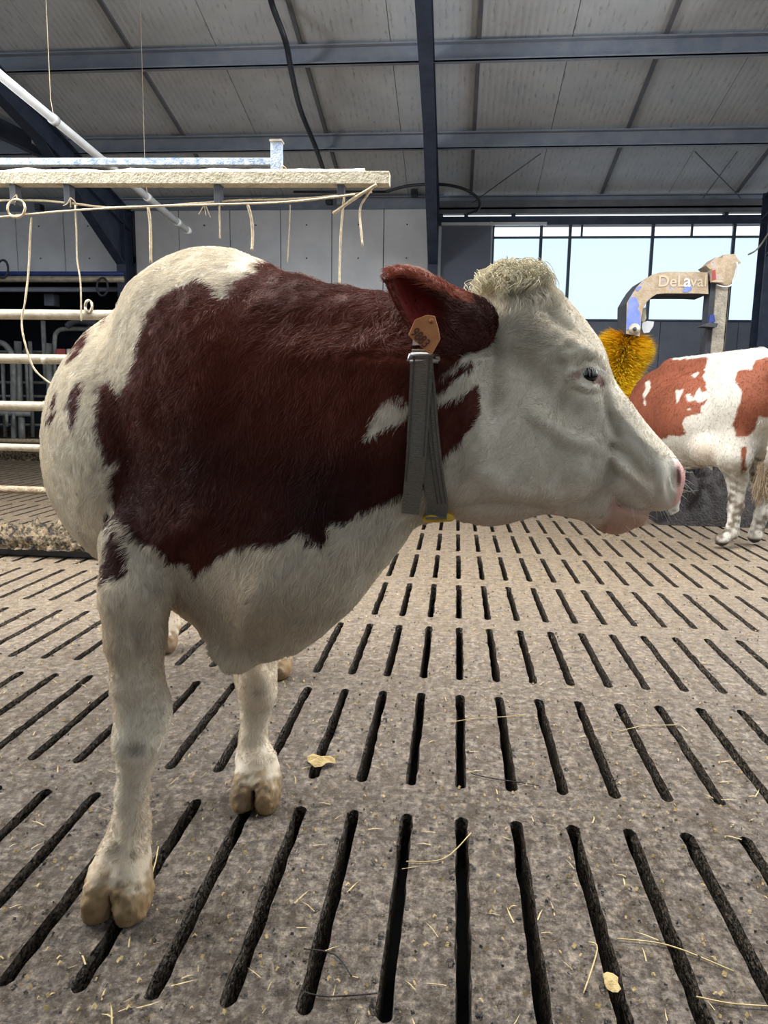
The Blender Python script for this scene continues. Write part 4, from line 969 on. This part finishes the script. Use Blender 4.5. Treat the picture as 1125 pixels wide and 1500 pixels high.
def paint(me, c):
    at = me.color_attributes.new('coat', 'FLOAT_COLOR', 'POINT'); at.data.foreach_set('color', np.concatenate([c, np.ones((len(c), 1))], 1).astype(np.float32).ravel())
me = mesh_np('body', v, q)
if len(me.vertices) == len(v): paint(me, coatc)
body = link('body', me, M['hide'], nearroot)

# --- hair: real strands lying along the coat
def furmat(name, rough=.45):
    m = bpy.data.materials.new(name); m.use_nodes = True; N = m.node_tree.nodes; L = m.node_tree.links; b = N['Principled BSDF']
    a = N.new('ShaderNodeAttribute'); a.attribute_name = 'strand_color'; L.new(a.outputs['Color'], b.inputs['Base Color']); b.inputs['Roughness'].default_value = rough
    b.inputs['Specular IOR Level'].default_value = .12
    return m
M['fur'] = furmat('coat_hair')
def strands(name, pos, rad, colr, parent, label=None):
    # pos: (n, k, 3)
    n, k, _ = pos.shape
    hc = bpy.data.hair_curves.new(name); hc.add_curves([k]*n)
    hc.attributes['position'].data.foreach_set('vector', pos.astype(np.float32).ravel())
    ra = hc.attributes.get('radius') or hc.attributes.new('radius', 'FLOAT', 'POINT'); ra.data.foreach_set('value', np.broadcast_to(rad, (n, k)).astype(np.float32).ravel())
    ca_ = hc.attributes.new('strand_color', 'FLOAT_COLOR', 'CURVE'); ca_.data.foreach_set('color', np.concatenate([colr, np.ones((n, 1))], 1).astype(np.float32).ravel())
    hc.materials.append(M['fur']); o = bpy.data.objects.new(name, hc); COL.objects.link(o); o.parent = parent
    o.matrix_parent_inverse = Matrix.Translation(-parent_loc(parent)); o['kind'] = 'stuff'
    if label: o['label'] = label
    return o
def grow(v, q, Nn, colr, brm, count, seed, wfun, dirfun, lenfun):
    rg = np.random.default_rng(seed); tri = np.concatenate([q[:, [0, 1, 2]], q[:, [0, 2, 3]]]); a, b, c = v[tri[:, 0]], v[tri[:, 1]], v[tri[:, 2]]
    cen = (a+b+c)/3; ar = np.linalg.norm(np.cross(b-a, c-a), axis=1)*wfun(cen, Nn[tri[:, 0]]); idx = rg.choice(len(tri), count, p=ar/ar.sum())
    r1 = np.sqrt(rg.random(count)); r2 = rg.random(count); w0, w1, w2 = (1-r1)[:, None], (r1*(1-r2))[:, None], (r1*r2)[:, None]; t = tri[idx]
    p = v[t[:, 0]]*w0+v[t[:, 1]]*w1+v[t[:, 2]]*w2; n = Nn[t[:, 0]]*w0+Nn[t[:, 1]]*w1+Nn[t[:, 2]]*w2; n /= np.linalg.norm(n, axis=1, keepdims=True)+1e-9
    c = colr[t[:, 0]]; d = dirfun(p, n); d = d-n*(d*n).sum(1, keepdims=True); d /= np.linalg.norm(d, axis=1, keepdims=True)+1e-9
    # clumping: shared sideways sway
    s = np.cross(n, d); sway = (vnoise(p, 55, 41)*.30+vnoise(p, 150, 42)*.35+rg.standard_normal(count)*.15)[:, None]; d = d+s*sway; d /= np.linalg.norm(d, axis=1, keepdims=True)
    L_ = lenfun(p, n)*(.7+.6*rg.random(count)); lift = (.16+.10*rg.random(count)+.10*np.clip(vnoise(p, 70, 43), -1, 1.5))[:, None]; fq = np.clip(1-((project(p[:,0],p[:,1],p[:,2])[0]-785)/60)**2-((project(p[:,0],p[:,1],p[:,2])[1]-470)/60)**2, 0, 1)[:, None]; lift = lift*(1+1.2*fq); L_ = L_[:, None]
    P0 = p-n*.0012; P1 = p+d*L_*.35+n*L_*lift*.75; P2 = p+d*L_*.7+n*L_*lift*1.0; P3 = p+d*L_+n*L_*lift*.75+s*sway*L_*.25
    cc = c*(.78+.44*rg.random(count))[:, None]
    return np.stack([P0, P1, P2, P3], 1), cc
def head_zone(p): px, py, pz = project(p[:, 0], p[:, 1], p[:, 2]); return px, py, pz
def wf(p, n):
    px, py, pz = head_zone(p); toc = ((On-p)*n).sum(1)/np.linalg.norm(On-p, axis=1)
    w_ = np.where(toc > -.25, 1.0, .22)/(np.clip(pz, 1.2, 3.5)/1.5)**1.6
    w_ = w_*np.where((px > 700) & (pz < 1.75), 1.3, 1.0); w_ = np.where(p[:, 2] < .13, 0, w_)
    w_ = np.where((px > 962) & (py > 670) & (pz < 1.75), .04, w_); w_ = np.where((px > 890) & (py > 745) & (pz < 1.7), .06, w_)
    e = ((px-862)/21)**2+((py-549)/9)**2; w_ = np.where((e < 1) & (pz < 1.7), 0, w_)
    ei = Raster([(574,414),(582,402),(612,412),(640,432),(652,455),(646,480),(630,498),(620,496),(604,480),(592,460)], 2, 30, 1)(px, py)
    return np.where((ei > 2) & (pz < 1.36), .08, w_)
def df(p, n):
    px, py, pz = head_zone(p); d = np.zeros_like(p); hd = np.clip((px-640)/70, 0, 1)*(pz < 1.78)
    # trunk: hair runs down and back; neck: down and slightly towards the shoulder
    d[:, 0] = -.30; d[:, 1] = .25; d[:, 2] = -1.0
    top = np.clip((470-py)/60, 0, 1)*(px < 640)*(1-hd); d[:, 0] -= .1*top
    face = np.stack([-.75+0*px, 0*px-.05, -.62-.2*np.clip((px-800)/150, 0, 1)], 1)
    poll = np.clip((470-py)/50, 0, 1)*hd; face = face*(1-poll[:, None])+np.array([.35, -.25, -.9])*poll[:, None]
    d = d*(1-hd[:, None])+face*hd[:, None]
    ear_ = (py < 525) & (px < 735) & (pz < 1.42); d = np.where(ear_[:, None], np.array([-.9, -.2, .25]), d); return d
def lf(p, n):
    px, py, pz = head_zone(p); L_ = np.where(p[:, 2] < .6, .010, .017); L_ = np.where((px > 400) & (px < 660) & (py < 520) & (p[:, 2] > .8), .024, L_)
    hd = (px > 690) & (pz < 1.78); L_ = np.where(hd, .008+.016*np.clip((530-py)/90, 0, 1)*np.clip((840-px)/40, 0, 1), L_); L_ = np.where(hd & (px > 880), .006, L_)
    return np.where((py < 525) & (px < 735) & (px > 560) & (pz < 1.42), .016, L_)
pos, cc = grow(v, q, Nn, coatc, brm, 230000, 17, wf, df, lf)
strands('coat_hair', pos, np.array([.00042, .00038, .00028, .00008])[None], cc, nearroot)

# --- forelock: tousled longer hair on the poll
def tuft(name, n, seed, cpx, rng_, L0, curl, colr, label, r0=.0009):
    rg = np.random.default_rng(seed); K = 12; out = np.zeros((n, K, 3)); px, py, pz = project(v[:, 0], v[:, 1], v[:, 2])
    m = (((px-cpx[0])/rng_[0])**2+((py-cpx[1])/rng_[1])**2 < 1) & (pz < 1.66); ids = np.nonzero(m)[0]
    if len(ids) == 0: return
    id_ = rg.choice(ids, n); nn = Nn[id_]; p = v[id_]-nn*.002; ph = vnoise(p, 120, seed+1)*3
    side = np.cross(nn, np.array([0, 0, 1.])); side /= np.linalg.norm(side, axis=1, keepdims=True)+1e-6
    d = nn*.55+np.array([.05, -.1, .35])+side*(vnoise(p, 90, seed+2)*.5)[:, None]+rg.standard_normal((n, 3))*.12
    L_ = L0*(.6+.7*rg.random(n)); step = (L_/K)[:, None]
    fall = np.array([-.10, -.30, -1.0]); out[:, 0] = p; cur = p.copy()
    for k in range(1, K):
        t = k/K; dd = d*(1-t)**1.2+fall[None]*t*1.1
        ang = ph+t*curl; wob = side*np.cos(ang)[:, None]+np.cross(side, nn)*np.sin(ang)[:, None]
        dd = dd/np.linalg.norm(dd, axis=1, keepdims=True)+wob*.75; cur = cur+dd/np.linalg.norm(dd, axis=1, keepdims=True)*step; out[:, k] = cur
    c = np.array(colr)[None]*(.55+.6*rg.random(n))[:, None]
    return strands(name, out, np.linspace(r0, r0*.3, K)[None], c, nearroot, label)
tuft('forelock', 2000, 3, (750, 403), (44, 22), .072, 5.5, lin((224, 214, 184))[:3], 'tousled cream forelock')
tuft('forelock', 500, 9, (722, 412), (20, 18), .05, 8, lin((216, 202, 166))[:3], None)

# --- eye, lashes, whiskers
SPX, SPY, SPZ = project(v[:, 0], v[:, 1], v[:, 2])
def surf_z(x, y, rad=7):
    m = (np.abs(SPX-x) < rad) & (np.abs(SPY-y) < rad); return SPZ[m].min() if m.any() else 1.38
def ball(name, c, r, m, par, sc=(1, 1, 1)):
    bm = bmesh.new(); bmesh.ops.create_uvsphere(bm, u_segments=24, v_segments=16, radius=r); me_ = bpy.data.meshes.new(name); bm.to_mesh(me_); bm.free()
    me_.transform(Matrix.Translation(c) @ Matrix.Diagonal((*sc, 1))); return link(name, me_, M[m], par, True)
ez = surf_z(862, 560, 4); print('eye z', ez, surf_z(862, 538, 4)); ball('eye', P(861, 549, ez+.020), .0185, 'eye', nearroot, (1.05, 1.0, .9)); ball('eye', P(861, 549, 3.0-ez-.020), .0185, 'eye', nearroot, (1.05, 1.0, .9))
rg = np.random.default_rng(5); n = 60; K = 5; out = np.zeros((n, K, 3)); ez2 = surf_z(864, 538, 5)
for i in range(n):
    t = rg.random()**.7; x = 851+29*t; y = 542-4*math.sin(math.pi*t)+1.5*rg.random(); p0 = P(x, y, ez2+.004)
    dv = (P(x+4+rg.random()*6-3+(t-.5)*8, y+7+rg.random()*5, ez2-.014)-p0)
    for k in range(K): u = k/(K-1); out[i, k] = p0+dv*u+Vector((0, -.004*math.sin(math.pi*u), .004*math.sin(math.pi*u)))
strands('eyelashes', out, np.linspace(.0005, .00015, K)[None], np.tile(lin((232, 228, 220))[:3], (n, 1)), nearroot, 'pale eyelashes')
n = 60; K = 5; out = np.zeros((n, K, 3)); px, py, pz = project(v[:, 0], v[:, 1], v[:, 2]); ids = np.nonzero((px > 915) & (py > 660) & (py < 790) & (pz < 1.55))[0]
for i in range(n):
    j = rg.choice(ids); p0 = Vector(v[j]); nn = Vector(Nn[j]); dv = (nn+Vector((.5, -.1, -.15+.5*rg.standard_normal()))).normalized()*(.012+.022*rg.random())
    for k in range(K): u = k/(K-1); out[i, k] = p0+dv*u+Vector((0, 0, -.004*u*u))
strands('whiskers', out, np.linspace(.0004, .00012, K)[None], np.tile(lin((226, 224, 216))[:3], (n, 1)), nearroot, 'pale whiskers')

# --- collar
col = empty('neck_collar', tuple(P(622, 640, 1.38)), 'grey webbing neck collar with a steel buckle, loose strap end and yellow weight', 'collar')
# strap round the neck: through near-side points then around the far side
def strap(name, pth, width, th, m, off, par, flat=False):
    """pth: list of (centre px, py, z); width px"""
    pts = [P(*c) for c in pth]; pts = spline(pts, 6); b = MB(); vv = []; ff = []
    for i, p in enumerate(pts):
        d_ = (pts[min(i+1, len(pts)-1)]-pts[max(i-1, 0)]).normalized(); out_ = off(p); s_ = d_.cross(out_).normalized(); o_ = s_.cross(d_).normalized()
        wv = width[0]+(width[1]-width[0])*i/(len(pts)-1)
        for a, t in ((-1, 0), (1, 0), (1, 1), (-1, 1)): vv.append(p+s_*a*wv/2+o_*t*th)
    for i in range(len(pts)-1):
        q_ = i*4
        for a in range(4): ff.append((q_+a, q_+(a+1) % 4, q_+4+(a+1) % 4, q_+4+a))
    ff += [(3, 2, 1, 0), tuple(len(pts)*4-4+k for k in range(4))]; b.add(vv, ff); return b.obj(name, M[m], par), pts
nc_ = P(640, 600, 1.52)
tocam = lambda p: (O-p).normalized()
def outw(p): r = (p-nc_); return r.normalized()
xz = [(612,516),(614,545),(617,580),(620,620),(624,660),(629,700),(635,738),(639,756)]
near_pts = [(x+6, y, surf_z(x, y)-.006) for x, y in xz]
near_pts[-1] = (639, 757, near_pts[-2][2]+.012)
blend_o = lambda p: (tocam(p)*1.0)
strap('strap', near_pts, (.040, .040), .003, 'webbing', blend_o, col)
# loop over the neck's far side
loop_pts = [(620, 506, surf_z(617, 516)-.004), (622, 478, 1.40), (624, 450, 1.44), (625, 434, 1.50), (627, 440, 1.58), (630, 520, 1.665), (634, 600, 1.69), (638, 700, 1.66), (640, 745, 1.58), (640, 757, 1.50), (639, 758, 1.42), (639, 757, near_pts[-1][2])]
strap('strap', loop_pts, (.040, .040), .003, 'webbing', outw, col)
# free end hanging in front
fr = [(618,522),(616,560),(613,610),(610,660),(606,705),(601,752)]
z_ = [surf_z(x, y)-.016 for x, y in fr]
se, spts = strap('strap_end', [(x, y, zz) for (x, y), zz in zip(fr, z_)], (.042, .034), .003, 'webbing', blend_o, col)
for e_ in (-.014, .014):
    strap('webbing_stripe', [(x+e_*F/1.36, y, zz-.0035) for (x, y), zz in zip(fr[:-1], z_)], (.003, .003), .0006, 'webdark', blend_o, se)
for e_ in (-6, 0, 6):
    MBw = strap('webbing_stripe', [(x+6+e_, y, zz-.0035) for x, y, zz in near_pts[:-1]], (.0022, .0022), .0006, 'webdark', blend_o, col)
zb = surf_z(620, 520)-.016
for yy, w0_ in ((519, 19), (528, 21)):
    a, b_ = P(621-w0_, yy+1, zb), P(621+w0_, yy+1, zb); MB().tube([a, b_], .0042, 10).obj('buckle', M['buckle'], col, True)
MB().tube([P(602, 519, zb), P(599, 529, zb)], .0042, 8).obj('buckle', M['buckle'], col, True); MB().tube([P(640, 519, zb), P(642, 529, zb)], .0042, 8).obj('buckle', M['buckle'], col, True)
MB().prism([P(603, 511, zb+.004), P(636, 513, zb+.004), P(634, 523, zb+.004), P(604, 523, zb+.004)], (0, .008, 0)).obj('strap_fold', M['webbing'], col, bevel=.002)
zt_ = near_pts[-1][2]-.004
MB().prism([P(x, y, zt_) for x, y in ((617,766),(620,758),(628,754),(650,751),(660,753),(666,759),(664,764),(640,766))], (0, .035, 0)).obj('yellow_weight', M['yellowtag'], col, bevel=.003)

# --- ear tag
zt = 1.245
tagp = [(598,491),(608,468),(625,461),(637,463),(642,480),(645,497),(633,519),(627,517)]
et = MB().prism([P(x, y, zt) for x, y in tagp], (0, .003, 0)).obj('ear_tag', M['eartag'], nearroot, bevel=.001); et['label'] = 'orange ear tag numbered 9883'
c_ = P(624, 490, zt-.0012)
xa = (P(640, 510, zt-.0012)-P(606, 474, zt-.0012)).normalized(); nz_ = (CR @ Vector((0, 0, 1))).normalized(); ya = nz_.cross(xa).normalized(); xa = ya.cross(nz_)
rot = Matrix((xa*.74, ya, nz_)).transposed().to_4x4()
text('9883', 'tag_number', P(600.5, 488.5, zt-.0025), .024, 'ink', et, rot, .0004)
MB().tube([P(632, 470, zt-.003), P(633, 471, zt+.05)], .004, 10).obj('tag_pin', M['eartag'], nearroot, True)
# ================================================================== the second cow, seen from behind at the right
def build_far():
    fld = Field(grid1((1.35, 3.45, .014)), grid1((5.45, 7.95, .016)), grid1((-.02, 1.62, .0125)))
    # rump at the right edge nearest, body runs away to the left
    def Q(px, py, Y): return W(px, py, Y)
    R1 = Matrix.Rotation(math.radians(22), 3, 'Z')
    fld.ell(Q(1005, 618, 6.75), (.39, .55, .41), R1, .05)
    fld.ell(Q(1035, 612, 6.45), (.38, .50, .40), R1, .05)
    fld.ell(Q(974, 600, 7.05), (.28, .40, .38), R1, .08)                 # shoulders
    fld.ell(Q(1095, 590, 6.12), (.33, .34, .34), R1, .06)                # croup
    fld.ell(Q(1062, 545, 6.20), (.09, .12, .08), None, .10)              # hook bone
    fld.ell(Q(1125, 548, 5.95), (.10, .16, .09), None, .09)
    fld.cone(Q(985, 540, 6.9), Q(1115, 522, 6.15), .09, .07, .12)
    fld.cone(Q(965, 605, 7.15), Q(930, 640, 7.45), .24, .16, .10)         # neck
    fld.cone(Q(928, 642, 7.48), Q(900, 690, 7.55), .14, .08, .06)         # head
    fld.cone(Q(925, 625, 7.40), Q(908, 618, 7.30), .05, .02, .03); fld.cone(Q(928, 622, 7.58), Q(915, 615, 7.75), .05, .02, .03)
    def leg(rows, k=.04):
        fld.chain([(Vector(a), r) for a, r in rows], k)
    f1 = G(1060, 806); f1.y += .08
    k1 = Q(1082, 700, 6.02)
    leg([(Q(1085, 625, 6.05), .21), (Q(1075, 668, 5.98), .13), (Q(1080, 700, 6.03), .078), (Q(1078, 740, 6.0), .050), (Q(1072, 780, 5.95), .046), (Vector((f1.x, f1.y-.02, .07)), .052)])
    f2 = G(1104, 800); leg([(Q(1120, 640, 6.1), .20), (Q(1118, 690, 6.2), .12), (Q(1122, 720, 6.3), .075), (Q(1115, 755, 6.2), .05), (Vector((f2.x+.02, f2.y+.05, .07)), .055)])
    for fx, fy in ((985, 766), (930, 770)):
        f_ = G(fx, fy); leg([(Vector((f_.x, f_.y, .78)), .15), (Vector((f_.x, f_.y, .48)), .07), (Vector((f_.x, f_.y, .22)), .045), (Vector((f_.x, f_.y, .06)), .055)])
    fld.ell(Q(1043, 655, 6.15), (.17, .20, .15), None, .05)              # udder
    tl = Q(1130, 535, 5.85); fld.chain([(tl, .04), (tl+Vector((.05, -.05, -.12)), .028), (tl+Vector((.03, -.05, -.62)), .020), (tl+Vector((.02, -.02, -.82)), .03)], .02)
    sl, (X, Y, Z) = fld.sub((-2, 0, -.05), (9, 9, .06)); fld.V[sl] = np.maximum(fld.V[sl], (.001-Z+0*X+0*Y))
    v, q = surface_nets(fld); return relax(v, q, 3, .5), q
v2, q2 = build_far(); N2 = vnormals(v2, q2)
fr_ = empty('cow', tuple(Vector((2.35, 6.4, 0))), 'brown-and-white cow seen from behind at the right, beside the brush', 'cow', 'cows in the shed')
px, py, pz = project(v2[:, 0], v2[:, 1], v2[:, 2]); j = vnoise(v2, 60, 5)*1.4+vnoise(v2, 20, 6)*1.3
bm_ = np.zeros(len(v2))
ins = lambda poly: np.clip((Raster(poly, 1, 30, 1)(px, py)+j*.8)/1.4+.5, 0, 1)
for poly in ([(850,480),(940,528),(1000,527),(1036,525),(1034,540),(1030,556),(1033,562),(1036,575),(1036,586),(1034,592),(1028,597),(1029,606),(1015,611),(1005,612),(1000,620),(1004,636),(996,640),(985,640),(960,640),(850,760)],
             [(1078,545),(1084,541),(1100,540),(1106,530),(1120,524),(1200,520),(1200,640),(1112,608),(1103,630),(1095,640),(1078,640),(1076,620),(1080,600),(1086,590),(1086,575),(1080,560),(1076,552)],
             [(1086,655),(1092,655),(1094,690),(1086,688)]): bm_ = np.maximum(bm_, ins(poly))
for poly in ([(946,560),(951,558),(953,566),(946,580),(946,594),(942,592),(943,575)], [(1005,578),(1012,576),(1016,585),(1008,587)], [(1017,580),(1024,565),(1028,575),(1038,572),(1038,584),(1028,588),(1022,590)], [(1004,598),(1012,597),(1013,602),(1005,602)], [(990,572),(1001,570),(998,578),(992,588)], [(1014,552),(1022,543),(1024,546),(1018,556)]): bm_ = bm_*(1-ins(poly))
c = lin((204, 199, 188))[:3]; bc = lin((134, 78, 58))[:3]
cc2 = np.array(c)[None]*(1-bm_[:, None])+np.array(bc)[None]*bm_[:, None]*(1+.12*vnoise(v2, 14, 8))[:, None]
z = v2[:, 2]; dm = np.clip(np.clip((.8-z)/.4, 0, 1)+.8*(px > 1096)*np.clip((.9-z)/.3, 0, 1), 0, 1)*np.clip((vnoise(v2, 95, 9)*.6+vnoise(v2, 30, 19)*.5)*.9+.42, 0, 1)*.9; cc2 = cc2*(1-dm[:, None])+np.array(lin((86, 72, 56))[:3])*dm[:, None]
hf = np.clip((.07-z)/.02, 0, 1)*.9; cc2 = cc2*(1-hf[:, None])+np.array(lin((44, 36, 30))[:3])*hf[:, None]
udd = np.exp(-((px-1032)/22)**2-((py-662)/20)**2)*.35*(py > 640); cc2 = cc2*(1-udd[:, None])+np.array(lin((190, 160, 130))[:3])*udd[:, None]
me2 = mesh_np('body', v2, q2); paint(me2, np.clip(cc2, .003, .95)); link('body', me2, M['hide'], fr_)
rgf = np.random.default_rng(3)
pos, c3 = grow(v2, q2, N2, np.clip(cc2, .003, .95), bm_, 26000, 18, lambda p, n: np.where(p[:, 2] < .08, 0, 1.0), lambda p, n: np.tile(np.array([.1, -.3, -1.0]), (len(p), 1)), lambda p, n: np.full(len(p), .018))
strands('coat_hair', pos, np.array([.0012, .001, .0008, .0002])[None], c3, fr_)
tp = Vector(W(1130, 535, 5.85))+Vector((.02, -.02, -.76)); K = 5; n = 900; out = np.zeros((n, K, 3)); r0 = rgf.standard_normal((n, 3))*.022; r1_ = rgf.standard_normal((n, 3))*.035
for k in range(K): u = k/(K-1); out[:, k] = np.array(tp)+r0*(1-u)+r1_*u+np.array([0, 0, -.22*u])*(.6+.5*rgf.random(n))[:, None]
strands('tail_switch', out, np.array([.001]*K)[None], np.tile(lin((150, 132, 110))[:3], (n, 1)), fr_, 'pale tail switch')
